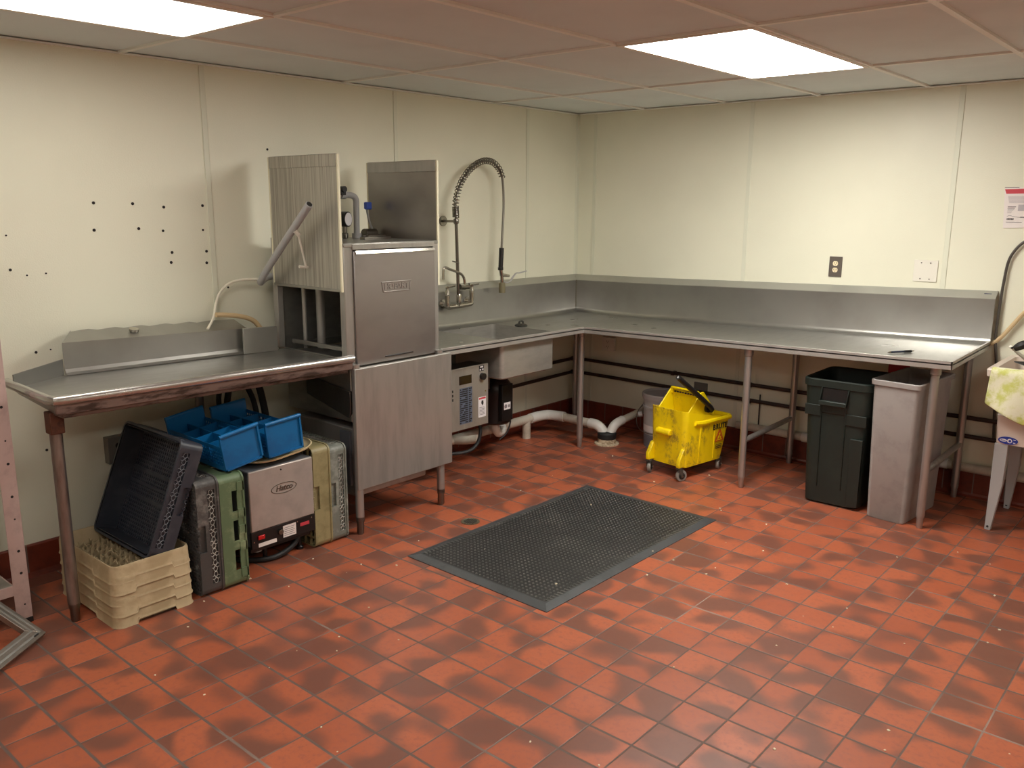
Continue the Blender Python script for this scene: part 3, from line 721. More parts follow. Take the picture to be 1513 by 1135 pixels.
mb = MB(); mb.tube([(.12, -1.316, 1.105), (.12, -1.27, 1.10)], .0165, n=12, sub=0); mb.cyl((.12, -1.31, 1.105), (.12, -1.235, 1.10), .014, n=12); mb.build('swivel_tee', 'chrome_dull', t)
MB().tube([(.12, -1.271, 1.10), (.12, -1.276, 1.15), (.12, -1.295, 1.178), (.12, -1.33, 1.196), (.12, -1.40, 1.219), (.12, -1.44, 1.232), (.12, -1.458, 1.222), (.12, -1.462, 1.16)], .0085, n=10).build('spout', 'chrome', t)
mb = MB(); mb.cyl((.002, -1.345, 1.512), (.12, -1.345, 1.512), .008, n=10); mb.cyl((.002, -1.345, 1.512), (.010, -1.345, 1.512), .032, n=20); mb.lathe([(.014, -.016), (.017, -.01), (.017, .01), (.014, .016)], (.12, -1.345, 1.512), n=14); mb.build('wall_bracket', 'chrome_dull', t)
mb = MB(); mb.ring((.12, -1.352, 1.262), (.2, .2, 1), .022, .003, n=16, m=6); mb.build('hose_hook', 'chrome_dull', t)
arc = smooth_path([(.12, -1.350, 1.60), (.12, -1.343, 1.645), (.12, -1.307, 1.735), (.12, -1.222, 1.825), (.12, -1.111, 1.880), (.12, -1.016, 1.880), (.12, -.951, 1.842), (.12, -.917, 1.785)], 24)
hose = smooth_path([tuple(p) for p in arc[::8]] + [(.12, -.906, 1.70), (.12, -.903, 1.60), (.12, -.910, 1.49), (.12, -.922, 1.33)], 4)
MB().tube([(.12, -1.346, 1.53)] + [tuple(p) for p in hose], .0078, n=10, sub=0).build('hose', 'chrome_dull', t)
def helix(path, turns, R, r, per=14):
    P = path; L = [0]
    for a, b in zip(P, P[1:]): L.append(L[-1] + (b - a).length)
    N = int(turns * per); out = []; j = 0
    u = Vector((1, 0, 0))
    for k in range(N + 1):
        s = L[-1] * k / N
        while j < len(P) - 2 and L[j + 1] < s: j += 1
        f = (s - L[j]) / max(L[j + 1] - L[j], 1e-6); p = P[j].lerp(P[j + 1], f); d = (P[j + 1] - P[j]).normalized(); w = d.cross(u)
        a = 2 * PI * k / per
        out.append(p + u * (R * math.cos(a)) + w * (R * math.sin(a)))
    return MB().tube(out, r, n=6, sub=0)
helix(arc, 30, .0185, .0034).build('spring', 'chrome_dull', t)
helix([Vector((.12, -1.347, 1.535)), Vector((.12, -1.3495, 1.60))], 9, .0185, .0036).build('spring_base', 'chrome_dull', t)
mb = MB(); mb.cyl((.12, -.922, 1.335), (.12, -.931, 1.195), .0165, .0155, n=14); mb.lathe([(.018, 0), (.018, .018)], (.12, -.931, 1.19), n=14); mb.build('grip', 'black', t)
mb = MB(); mb.cyl((.12, -.931, 1.195), (.12, -.920, 1.155), .014, n=12); mb.cyl((.12, -.925, 1.158), (.135, -.862, 1.150), .013, .008, n=12); mb.cyl((.12, -.92, 1.155), (.12, -.915, 1.105), .012, n=12); mb.build('spray_valve', 'chrome', t)
MB().tube([(.12, -.905, 1.112), (.12, -.87, 1.104), (.12, -.835, 1.110), (.12, -.808, 1.135), (.12, -.775, 1.160), (.12, -.735, 1.162), (.12, -.668, 1.170)], .0075, n=10, flat=.6).build('squeeze_lever', 'leg_grey', t)
MB().lathe([(.022, 0), (.022, .055), (.019, .066), (.012, .068)], (.12, -.916, 1.04), n=18).build('spray_bumper', 'spray_rubber', t)
# strainer plug on the deck
t = thing('sink_strainer', 'small dark rubber sink strainer plug lying beside the sink opening', 'strainer', (.36, -.93, deck(.36, -.93)))
zz = deck(.3, -.93) + .001
MB().lathe([(.042, 0), (.042, .008), (.030, .014), (.012, .016)], (.30, -.93, zz), n=22).build('disc', 'strainer', t)
MB().tube([(.30, -.948, zz + .012), (.30, -.945, zz + .03), (.30, -.915, zz + .03), (.30, -.912, zz + .012)], .006, n=8).build('ring_pull', 'strainer', t)
# pen
t = thing('ballpoint_pen', 'dark ballpoint pen lying near the right end of the counter', 'pen', (2.57, -.55, .88))
a, b = Vector((2.515, -.60, deck(2.515, -.60) + .0075)), Vector((2.606, -.488, deck(2.606, -.488) + .0075)); dd = (b - a).normalized()
MB().cyl(a + dd * .018, b - dd * .008, .0055, n=12).build('barrel', 'pen_blue', t)
MB().cyl(a, a + dd * .018, .002, .0055, n=12).build('tip', 'chrome', t)
MB().cyl(b - dd * .05, b - dd * .012, .0068, n=12).build('grip', 'black', t); MB().cyl(b - dd * .008, b + dd * .006, .003, n=8).build('button', 'chrome', t)

# ------------------------------------------------------------------ wall plates
def plate(name, label, cat, ctr, axis, w, h, m, duplex=None, depth=.006, screws=0):
    t = thing(name, label, cat, ctr)
    x, y, z = ctr
    if axis == 'y':
        T = frame((x, y, z), (1, 0, 0), (0, 0, 1))
    else: T = frame((x, y, z), (0, 1, 0), (0, 0, 1))
    mb = MB(); mb.T = T; mb.box(-w / 2, w / 2, -h / 2, h / 2, 0, depth); mb.build('plate', m, t, bevel=.002)
    if duplex:
        for s in (-1, 1):
            mb = MB(); mb.T = T; ring_ = lambda zz, r: [(r * .95 * math.cos(a) , s * .0195 + max(-.0135, min(.0135, r * math.sin(a))), zz) for a in [2 * PI * k / 24 for k in range(24)]]
            mb.loft([ring_(depth, .0165), ring_(depth + .002, .0165)]); f_ = mb.build('receptacle', duplex, t)
            mb = MB(); mb.T = T
            for sx in (-1, 1): mb.box(sx * .0065 - .0012, sx * .0065 + .0012, s * .0195 - .001, s * .0195 + .008, depth + .002, depth + .0026)
            mb.cyl((0, s * .0195 - .007, depth + .002), (0, s * .0195 - .007, depth + .0026), .0025, n=8); mb.build('slots', 'hole', f_)
    for sx in ((-1, 1) if screws == 4 else ()):
        for sy in (-1, 1):
            mb = MB(); mb.T = T; mb.cyl((sx * w * .19, sy * h * .37, depth), (sx * w * .19, sy * h * .37, depth + .0015), .004, n=10); mb.build('screw', 'chrome_dull', t)
    return t
plate('power_outlet', 'duplex outlet with steel cover plate and ivory sockets above the counter', 'outlet', (1.967, YW, 1.256), 'y', .078, .122, 'plate_steel', 'outlet_ivory')
plate('blank_cover_plate', 'blank white double wall plate above the right end of the counter', 'wall plate', (2.480, YW, 1.258), 'y', .128, .122, 'white_plastic', screws=4)
plate('power_outlet', 'white outlet box in shadow under the counter beside the room corner', 'outlet', (.337, YW, .604), 'y', .105, .10, 'white_plastic', 'white_plastic', depth=.03)
plate('junction_box', 'grey wall box behind the yellow mop bucket handle', 'electrical box', (1.106, YW, .36), 'y', .10, .115, 'box_metal', depth=.012, screws=4)
plate('junction_box', 'galvanised outlet box on the left wall behind the leaning navy rack', 'electrical box', (0, -3.495, .497), 'x', .10, .125, 'box_metal', 'black', depth=.045)
o = MB().box(2.33, 2.45, YW - .003, YW, .62, .712).build('wall_sticker', 'red_ink'); tag(o, 'red sticker on the back wall just visible above the grey bin', 'sticker')

# ------------------------------------------------------------------ dish racks
def rack(root, L, W, H, m, style, lat=None, pit=.016):
    r, th = .028, .006
    sides = []
    frames = [((-L / 2 + r, -W / 2, 0), (1, 0, 0), (0, 1, 0), L - 2 * r), ((L / 2 - r, W / 2, 0), (-1, 0, 0), (0, -1, 0), L - 2 * r),
              ((L / 2, -W / 2 + r, 0), (0, 1, 0), (-1, 0, 0), W - 2 * r), ((-L / 2, W / 2 - r, 0), (0, -1, 0), (1, 0, 0), W - 2 * r)]
    frame_mb, fl, tabs = MB(), MB(), MB()
    for (o, eu, en, U) in frames:
        o, eu, en = Vector(o), Vector(eu), Vector(en); ev = Vector((0, 0, 1)); holes = []
        notch = (U / 2 - .058, U / 2 + .058, -1, H * .34)
        if style == 'flower': holes = [(U * .04, U * .96, H * .50, H * .84), notch]
        elif style == 'slots':
            for c_ in (.2, .5, .8): holes.append((U * c_ - .046, U * c_ + .046, H * .50, H * .72))
        elif style == 'solid': holes = [notch]
        frame_mb.panel(o, eu, ev, en, U, H, th, holes)
        if style == 'flower':
            nfl = 8; du = U * .92 / nfl; vc = H * .67
            fl = MB()
            for i in range(nfl):
                c_ = o + eu * (U * .04 + du * (i + .5)) + ev * vc + en * .002
                for (d_, R_) in ((eu, du * .235), (-eu, du * .235), (ev, H * .088), (-ev, H * .088)):
                    w_ = en.cross(d_)
                    pts = [c_ + d_ * (R_ * (1.12 + math.cos(a))) + w_ * (.0085 * math.sin(a)) for a in [2 * PI * k / 10 for k in range(11)]]
                    fl.tube(pts, .0013, n=4, sub=0, caps=False)
                if i < nfl - 1: fl.cyl(c_ + eu * (du * .46), c_ + eu * (du * .54), .003, n=6)
        if style == 'flower': fl.build('lattice', lat or m, root, local=True)
        if style == 'slots':
            for c_ in (.06, .33, .5, .67, .94):
                a_ = o + eu * (U * c_) - en * .004
                tabs.hexa([a_ + eu * (-.02) + ev * (H * .72), a_ + eu * .02 + ev * (H * .72), a_ + eu * .02 + ev * (H * .72) + en * .005, a_ - eu * .02 + ev * (H * .72) + en * .005,
                           a_ + eu * (-.02) + ev * H, a_ + eu * .02 + ev * H, a_ + eu * .02 + ev * H + en * .005, a_ - eu * .02 + ev * H + en * .005])
        if style != 'slots': frame_mb.panel(o + en * (th + .006), eu, ev, en, U, H, .002, [])
        # rim lip
        segs = [(0, U)]
        for a_, b_ in segs:
            P = lambda u, v, w: o + eu * u + ev * v + en * w
            frame_mb.hexa([P(a_, H - .006, -.004), P(b_, H - .006, -.004), P(b_, H - .006, th), P(a_, H - .006, th), P(a_, H + .002, -.004), P(b_, H + .002, -.004), P(b_, H + .002, th), P(a_, H + .002, th)])
        # ribs inside
        for q in range(1, 7):
            u_ = U * q / 7
            P = lambda u, v, w: o + eu * u + ev * v + en * w
            if style != 'slots': frame_mb.hexa([P(u_ - .002, .0, th), P(u_ + .002, .0, th), P(u_ + .002, .0, .016), P(u_ - .002, .0, .016), P(u_ - .002, H * .12, th), P(u_ + .002, H * .12, th), P(u_ + .002, H * .12, .01), P(u_ - .002, H * .12, .01)])
    for sx, sy, a0 in ((1, 1, 0), (-1, 1, 90), (-1, -1, 180), (1, -1, 270)):
        cx, cy = sx * (L / 2 - r), sy * (W / 2 - r); n = 5
        arc_ = [(math.cos(math.radians(a0 + 90 * k / n)), math.sin(math.radians(a0 + 90 * k / n))) for k in range(n + 1)]
        ringz = lambda z, e=0: [(cx + c_ * (r + e), cy + s_ * (r + e), z) for c_, s_ in arc_] + [(cx + c_ * (r - th), cy + s_ * (r - th), z) for c_, s_ in arc_[::-1]]
        frame_mb.loft([ringz(0), ringz(H - .006), ringz(H - .006, .004), ringz(H + .002, .004)])
    if style == 'slots': frame_mb.bm.from_mesh((lambda m_: (tabs.bm.to_mesh(m_), m_)[1])(bpy.data.meshes.new('tabs')))
    f_ = frame_mb.build('rack_wall', m, root, local=True, smooth=True, angle=30)
    b_ = MB()
    if style in ('flower',):
        nn = int(L / pit)
        for i in range(1, nn):
            x = -L / 2 + L * i / nn; b_.box(x - .0032, x + .0032, -W / 2 + .004, W / 2 - .004, .002, .009)
        nn = int(W / pit)
        for i in range(1, nn):
            y = -W / 2 + W * i / nn; b_.box(-L / 2 + .004, L / 2 - .004, y - .003, y + .003, .001, .008)
        for q in (-.06, 0, .06): b_.box(-L / 2 + .004, L / 2 - .004, q * W / .5 - .006, q * W / .5 + .006, .0, .012)
        for i in range(-9, 10):      # woven diagonals
            for s_ in (-1, 1):
                x0 = i * .05; x1 = x0 + s_ * W * .9
                lo, hi = max(0, min(1, ((-L / 2 - x0) / (x1 - x0)))), max(0, min(1, ((L / 2 - x0) / (x1 - x0))))
                f0, f1 = min(lo, hi), max(lo, hi)
                if f1 - f0 < .05: continue
                p = Vector((x0 + (x1 - x0) * f0, -W * .45 + W * .9 * f0, .005)); q = Vector((x0 + (x1 - x0) * f1, -W * .45 + W * .9 * f1, .005))
                b_.cyl(p, q, .0025, n=4)
    else:
        nn = int(L / .045)
        for i in range(1, nn):
            x = -L / 2 + L * i / nn; b_.box(x - .005, x + .005, -W / 2 + .004, W / 2 - .004, .001, .009)
        nn = int(W / .045)
        for i in range(1, nn):
            y = -W / 2 + W * i / nn; b_.box(-L / 2 + .004, L / 2 - .004, y - .005, y + .005, .0, .008)
    b_.build('base_grid', m, root, local=True, smooth=False)

def standing(x, yb, z0, S=.5):      # rack stood on its side, open side to +y, bottom plane at y = yb
    return Matrix.Translation((x, yb, z0 + S / 2)) @ Matrix.Rotation(-PI / 2, 4, 'X')
R_ = thing('dish_rack', 'worn charcoal dish rack standing on its side next to the beige rack stack', 'dish rack', mat4=standing(.53, -3.528, .004, .502), group='dish racks standing on their sides')
rack(R_, .5, .502, .098, 'rack_dark', 'flower', 'rack_flower')
R_ = thing('dish_rack', 'green slotted dish rack standing on its side next to the booster heater', 'dish rack', mat4=standing(.53, -3.424, .003, .496), group='dish racks standing on their sides')
rack(R_, .5, .496, .112, 'rack_green', 'slots')
R_ = thing('dish_rack', 'olive beige dish rack standing on its side right of the booster heater', 'dish rack', mat4=standing(.445, -2.893, .003, .492), group='dish racks standing on their sides')
rack(R_, .5, .492, .095, 'rack_olive', 'solid')
R_ = thing('dish_rack', 'sage grey dish rack standing on its side beside the dishwasher leg', 'dish rack', mat4=standing(.445, -2.796, .003, .478), group='dish racks standing on their sides')
rack(R_, .5, .478, .094, 'rack_sage', 'flower', 'rack_flower')
# leaning navy rack: open side faces the left, resting in the top beige rack
phi = math.radians(68.0)
ey, ez = Vector((0, math.cos(phi), math.sin(phi))), Vector((0, -math.sin(phi), math.cos(phi)))
Cn = Vector((.764, -3.733, .252))
Hn, Wn, Ln = .098, .48, .486
org = Cn - Vector((Ln / 2, 0, 0)) + ey * (Wn / 2 - .012) - ez * Hn
m4 = Matrix((Vector((1, 0, 0)), ey, ez)).transposed().to_4x4(); m4.translation = org
R_ = thing('dish_rack', 'navy blue dish rack tilted on edge on top of the beige rack stack', 'dish rack', mat4=m4)
rack(R_, Ln, Wn, Hn, 'rack_navy', 'flower', 'rack_navy_light')
# beige half-size peg racks, nested stack of five
def beige(root, L=.525, W=.332):
    H = .085
    # tapered tub
    o = lambda e, z: rrect(L / 2 - .010 - e, W / 2 - .010 - e, .03, z, 4)
    MB().loft([o(.012, .016), o(.001, H - .002), o(.004, H - .002), o(.016, .022)], False, False).build('tub_wall', 'rack_beige', root, local=True)
    # flared skirt that overlaps the rack below, with a raised notch in the middle of each side
    sk = MB(); zb, zn = .014, .031
    pr_ = lambda z_: [(0, H), (-.0015, H - .005), (-.003, H - .012), (-.0045, z_ + .010), (-.0075, z_ + .004), (-.0085, z_), (-.005, z_), (-.001, z_ + .012), (.004, H - .012), (.004, H)]
    for (U, off, rot) in ((L, W / 2, 0), (W, L / 2, 90), (L, W / 2, 180), (W, L / 2, 270)):
        sk.T = Matrix.Rotation(math.radians(rot), 4, 'Z'); hu = U / 2 - .038; nw = .075 if U < .4 else .085
        P = lambda u, z_: [(u, -off + .008 + e, z) for e, z in pr_(z_)]
        sk.loft([P(-hu, zb), P(-nw - .006, zb), P(-nw, zn), P(nw, zn), P(nw + .006, zb), P(hu, zb)])
    sk.T = Matrix()
    for sx, sy, a0 in ((1, 1, 0), (-1, 1, 90), (-1, -1, 180), (1, -1, 270)):
        cx, cy = sx * (L / 2 - .038), sy * (W / 2 - .038); rings = []
        for k in range(6):
            a = math.radians(a0 + 18 * k); c_, s_ = math.cos(a), math.sin(a)
            rings.append([(cx + c_ * (.030 - e), cy + s_ * (.030 - e), z) for e, z in pr_(zb)])
        sk.loft(rings)
    sk.build('rim_skirt', 'rack_beige', root, local=True, angle=50)
    b_ = MB()
    for i in range(-8, 9): b_.box(i * .028 - .003, i * .028 + .003, -W / 2 + .02, W / 2 - .02, .016, .022)
    for j in range(-4, 5): b_.box(-L / 2 + .02, L / 2 - .02, j * .03 - .003, j * .03 + .003, .016, .022)
    pg = b_; rr = random.Random(3)
    for i in range(-5, 6):
        for j in range(-3, 4):
            x, y, a = i * .042, j * .04, rr.choice((0, PI / 2)) + rr.uniform(-.15, .15)
            dx, dy = math.cos(a), math.sin(a); h = .052 + rr.uniform(-.006, .004)
            for s_ in (-1, 1):
                pg.prism([(x + dx * .018 + dy * .002, y + dy * .018 - dx * .002, .02), (x - dx * .018 + dy * .002, y - dy * .018 - dx * .002, .02), (x + dx * s_ * .014 + dy * .002, y + dy * s_ * .014 - dx * .002, h)], (-dy * .003, dx * .003, 0))
    pg.build('base_grid', 'rack_beige', root, local=True, smooth=False)
LB = ['lowest of five nested beige peg racks, resting on the floor by the left wall', 'second from bottom of five nested beige peg racks by the left wall', 'middle of five nested beige peg racks by the left wall',
      'second from top of five nested beige peg racks by the left wall', 'topmost of five nested beige peg racks, its pegs showing under the navy rack']
b0 = thing('peg_rack', LB[0], 'dish rack', (.524, -3.727, -.0138), (0, 0, .0), group='nested beige peg racks')
beige(b0)
for i in range(1, 5): dup(b0, (.524 - .002 * i + .002 * (i % 2), -3.727 + .001 * i, -.0138 + .0445 * i), (0, 0, (.004, -.006, .003, 0)[i - 1]), LB[i])

# ------------------------------------------------------------------ booster heater
t = BH = thing('booster_heater', 'square stainless booster heater with black control strip under the left table', 'heater', (.5, -3.06, 0))
MB().box(.34, .694, -3.226, -2.884, .108, .462).build('case', 'grey_paint', t, bevel=.006)
cv = MB().box(.690, .702, -3.226, -2.888, .182, .462).build('front_cover', 'heater_steel', t, bevel=.005, label='brushed stainless front cover with an embossed oval')
mb = MB(); mb.ring((.7025, -3.048, .352), (1, 0, 0), .066, .0022, n=40, m=6, ex=.36, u=(0, 1, 0)); mb.build('emblem_border', 'chrome_dull', cv)
MB().text('Hatco', .036, on_x(.7015, -3.048, .352), .0022, .25, .0006).build('lettering', 'chrome_dull', cv)
MB().cyl((.702, -3.06, .44), (.704, -3.06, .44), .004, n=8).build('latch_screw', 'hole', cv)
cp = MB().box(.685, .698, -3.226, -2.884, .100, .180).build('control_strip', 'black_paint', t, bevel=.002, label='black control strip')
MB().box(.698, .706, -3.195, -3.160, .140, .160).build('rocker_switch', 'red_lamp', cp, bevel=.003, label='red rocker switch')
MB().box(.698, .699, -3.192, -3.098, .104, .122).build('white_label', 'paper', cp)
pl = MB().box(.698, .699, -3.062, -2.992, .112, .168).build('data_plate', 'paper', cp)
mb = MB()
for k in range(5): mb.box(.699, .6995, -3.056, -3.0 - .006 * (k % 2), .12 + k * .009, .1222 + k * .009)
mb.build('print', 'grey_ink', pl)
kb = MB().lathe([(.015, 0), (.013, .012), (.006, .014)], (.698, -3.078, .148), (1, 0, 0), n=8).build('dial_knob', 'chrome_dull', cp)
mb = MB(); mb.box(.698, .699, -2.968, -2.918, .140, .156); mb.build('red_label', 'red_ink', cp)
mb = MB()
for y, z in ((-3.215, .135), (-2.985, .168), (-2.905, .168)): mb.cyl((.698, y, z), (.701, y, z), .0035, n=8)
mb.build('screws', 'chrome', cp)
mb = MB(); mb.box(.36, .67, -3.215, -2.895, .075, .108); mb.build('underside', 'black_paint', t)
MB().cyl((.64, -3.165, .064), (.64, -3.165, .11), .020, n=14).build('drain_spigot', 'leg_grey', t)
for x in (.39, .63):
    for y in (-3.12, -2.93): MB().lathe([(.018, 0), (.018, .012), (.010, .02), (.010, .078)], (x, y, 0), n=12).build('foot', 'black_paint', t)
MB().tube([(.64, -2.965, .12), (.655, -2.955, .08), (.66, -2.985, .045), (.66, -3.05, .02), (.65, -3.12, .014), (.58, -3.2, .013), (.5, -3.24, .013)], .0125, n=10).build('power_cord', 'rubber', BH)

for o_ in [q for q in bpy.data.objects if q.parent == BH]: o_.location = (0, -.012, 0)

# oval tray and blue baskets
ty = math.radians(2.5)
m4 = Matrix.Translation((.47, -3.02, .486)) @ Matrix.Rotation(math.radians(5.2), 4, 'X')
t = thing('serving_tray', 'cream plastic tray lying under the blue baskets on the booster heater', 'tray', mat4=m4)
mb = MB(); o = lambda e, z: rrect(.235 + e, .175 + e, .12, z, 8)
mb.loft([o(-.02, 0), o(0, .008), o(.004, .016), o(-.001, .018), o(-.006, .011), o(-.024, .005)], True, True); mb.build('tray', 'cream', t, local=True)
m_ = bpy.data.objects['tray']
def basket(root, L=.45, W=.184):
    def end(x, s):
        H = .156; th = .006
        mb = MB(); mb.box(min(x, x + s * th), max(x, x + s * th), -W / 2, W / 2, 0, H); mb.build('end_wall', 'blue', root, bevel=.002, local=True)
        mb = MB(); mb.cyl((x + s * -.004, -W / 2, H - .002), (x + s * -.004, W / 2, H - .002), .009, n=12)
        for y in (-W / 2, W / 2 - .008): mb.box(min(x - s * .008, x), max(x - s * .008, x), y, y + .008, 0, H)
        mb.box(min(x - s * .008, x), max(x - s * .008, x), -W / 2, W / 2, 0, .008)
        mb.build('handle_rim', 'blue', root, local=True)
    end(L / 2, -1); end(-L / 2, 1)
    Hs = .108
    for y in (-W / 2 + .002, W / 2 - .006):
        mb = MB()
        mb.box(-L / 2, L / 2, y, y + .004, Hs - .016, Hs); mb.box(-L / 2, L / 2, y, y + .004, 0, .022)
        for k in range(1, 5): z = .022 + k * (Hs - .038) / 5; mb.box(-L / 2, L / 2, y, y + .004, z - .0018, z + .0018)
        for k in range(27): x = -L / 2 + .006 + k * (L - .012) / 26; mb.box(x - .0018, x + .0018, y, y + .004, .02, Hs - .014)
        mb.build('side_lattice', 'blue', root, smooth=False, local=True)
    mb = MB()
    for k in range(28): x = -L / 2 + .004 + k * (L - .008) / 27; mb.box(x - .0025, x + .0025, -W / 2 + .004, W / 2 - .004, .0, .004)
    for k in range(12): y = -W / 2 + .006 + k * (W - .012) / 11; mb.box(-L / 2, L / 2, y - .0025, y + .0025, .0005, .0045)
    mb.build('base_grid', 'blue', root, smooth=False, local=True)
    mb = MB(); mb.box(-L / 2 + .004, L / 2 - .004, -.002, .002, .004, Hs - .004)
    for k in (1, 2, 3): x = -L / 2 + k * L / 4; mb.box(x - .002, x + .002, -W / 2 + .004, W / 2 - .004, .004, Hs - .004)
    mb.build('divider', 'blue', root, smooth=False, local=True)
ang = math.radians(8.5)
Bm = Matrix.Translation((.525, -3.278, .523)) @ Matrix.Rotation(ang, 4, 'X') @ Matrix.Rotation(math.radians(-.5), 4, 'Z')
B1 = thing('flatware_basket', 'blue plastic flatware basket on the left, resting on the green rack', 'basket', mat4=Bm, group='blue flatware baskets')
basket(B1)
B2 = dup(B1, (.487, -3.045, .516), (math.radians(4.5), 0, math.radians(-.5)), 'blue plastic flatware basket on the right, resting on the cream tray')

# ------------------------------------------------------------------ hoses at the left wall and below the table
HL = ['black hose hanging under the left table, nearest the wall outlet', 'black hose hanging under the left table, second from the wall outlet', 'black hose hanging under the left table, second from the dishwasher', 'black hose hanging under the left table, nearest the dishwasher']
for i, (pts, r) in enumerate((([(.10, -2.99, .86), (.1, -3.0, .72), (.1, -3.01, .64), (.1, -2.99, .45), (.09, -2.97, .2), (.09, -2.95, .03)], .013),
                 ([(.10, -2.94, .86), (.1, -2.945, .73), (.1, -2.965, .62), (.1, -2.95, .45), (.12, -2.92, .2), (.13, -2.89, .03)], .016),
                 ([(.10, -2.90, .86), (.1, -2.855, .72), (.1, -2.815, .62), (.1, -2.80, .5), (.1, -2.82, .3), (.10, -2.83, .03)], .014),
                 ([(.12, -2.86, .86), (.12, -2.80, .72), (.12, -2.775, .62), (.12, -2.76, .5), (.12, -2.765, .3), (.13, -2.77, .03)], .018))):
    tag(MB().tube(pts, r, n=10).build('black_hose', 'rubber'), HL[i], 'hose', 'black hoses under the left table')
tag(MB().tube([(.066, -2.70, 1.236), (.045, -2.74, 1.236), (.03, -2.80, 1.236), (.03, -2.87, 1.222), (.03, -2.925, 1.18), (.035, -2.955, 1.12), (.07, -2.99, 1.068), (.13, -3.06, 1.022)], .0065, n=8).build('white_tube', 'white_tube'), 'thin white tube curving down the left wall from the dishwasher', 'tube')
tag(MB().tube([(.09, -2.988, 1.080), (.09, -2.945, 1.076), (.09, -2.88, 1.066), (.09, -2.82, 1.050), (.09, -2.775, 1.026), (.095, -2.745, .985)], .0125, n=10).build('rubber_hose', 'tan_rubber'), 'tan rubber hose end lying over the backsplash of the left table', 'hose')

# ------------------------------------------------------------------ mop bucket
t = MBk = thing('mop_bucket', 'yellow mop bucket on grey casters under the counter', 'mop bucket', (1.385, -.60, 0), (0, 0, math.radians(-9)))
def rb(hw, y0, y1, z, r=.03, zfront=None):
    pts = rrect(hw, (y1 - y0) / 2, r, z, 4, 0, (y0 + y1) / 2)
    return pts
mb = MB()
outer = [(.129, -.196, .178, .078), (.133, -.200, .208, .20), (.139, -.206, .238, .335)]
rings = [rb(*q, r=.035) for q in outer]
def lift(pts):   # front wall stands higher
    out = []
    for x, y, z in pts:
        k = max(0, min(1, (-.06 - y) / .13)); k = k * k * (3 - 2 * k)
        out.append((x, y, z + .088 * k))
    return out
rings[-1] = lift(rings[-1])
inner = [lift(rb(.133, -.199, .232, .335, .03)), rb(.128, -.195, .203, .20, .03), rb(.124, -.19, .173, .088, .03)]
mb.loft(rings + inner, True, True)
body = mb.build('bucket_body', 'yellow_dirty', t, local=True, angle=50)
mb = MB()    # rim flange along the sides and the pouring back
def rimpt(s):
    return s
path = []
for (x, y, z) in lift(rb(.139, -.206, .240, .335, .036)):
    path.append((x, y, z))
n_ = len(path); order = [i for i in range(n_) if path[i][1] > -.13]
i0 = [i for i in range(n_) if path[i][1] > -.13]
start = next(i for i in range(n_) if path[i][1] > -.13 and path[i - 1][1] <= -.13)
seq = [path[(start + k) % n_] for k in range(len(order))]
x0 = seq[0]; x1 = seq[-1]
seq = [(x0[0], -.12, x0[2] + .010)] + [(x0[0], -.05, x0[2])] + seq + [(x1[0], -.05, x1[2])] + [(x1[0], -.12, x1[2] + .010)]
mb.tube(seq, .012, n=8, sub=2, flat=1.3); mb.build('rim', 'yellow', t, local=True)
MB().prism([(-.075, -.207, .275), (.03, -.207, .275), (.03, -.214, .298), (.03, -.232, .298), (.03, -.226, .268), (.03, -.212, .262)][0:0] or [(-.075, -.198, .258), (-.075, -.226, .262), (-.075, -.231, .276), (-.075, -.222, .296), (-.075, -.198, .300)], (.105, 0, 0)).build('finger_grip', 'yellow', t, local=True, bevel=.006)
for sx in (-1, 1):   # front feet that carry the casters
    mb = MB(); mb.prism([(sx * .118 - .014, -.19, .20), (sx * .118 - .014, -.207, .190), (sx * .118 - .014, -.242, .128), (sx * .118 - .014, -.242, .085), (sx * .118 - .014, -.19, .085)], (.028, 0, 0)); mb.build('caster_foot', 'yellow_dirty', t, local=True, bevel=.006)
for sx in (-1, 1):
    for y in (-.06, .08): MB().hexa([(sx * .1295 - .004, y - .006, .09), (sx * .1295 + .004, y - .006, .09), (sx * .1295 + .004, y + .006, .09), (sx * .1295 - .004, y + .006, .09), (sx * .1385 - .004, y - .006, .33), (sx * .1385 + .004, y - .006, .33), (sx * .1385 + .004, y + .006, .33), (sx * .1385 - .004, y + .006, .33)]).build('rib', 'yellow', t, local=True, bevel=.002)
def caster(x, y, a):
    T = Matrix.Translation((x, y, 0)) @ Matrix.Rotation(a, 4, 'Z')
    mb = MB(); mb.T = T
    mb.lathe([(.018, .078), (.018, .086), (.010, .09)], n=12)
    for s in (-1, 1): mb.prism([(s * .016 - .0015, -.014, .080), (s * .016 - .0015, .016, .080), (s * .016 - .0015, .022, .025), (s * .016 - .0015, .008, .025)], (.003, 0, 0))
    mb.box(-.0175, .0175, -.016, .018, .074, .080)
    c = mb.build('caster', 'grey_cable', t, local=True)
    mb = MB(); mb.T = T; mb.lathe([(.020, -.011), (.033, -.010), (.0352, -.006), (.0352, .006), (.033, .010), (.020, .011)], (0, .015, .0352), (1, 0, 0), n=24); mb.build('wheel', 'wheel_grey', c, local=True)
    mb = MB(); mb.T = T; mb.lathe([(.021, -.0115), (.021, .0115)], (0, .015, .0352), (1, 0, 0), n=20); mb.build('hub', 'rubber', c, local=True)
    mb = MB(); mb.T = T; mb.cyl((-.021, .015, .0352), (.021, .015, .0352), .006, n=10); mb.build('axle', 'chrome_dull', c, local=True)
caster(-.116, -.222, .5); caster(.116, -.222, -.35); caster(.112, .160, .4); caster(-.112, .160, .2)
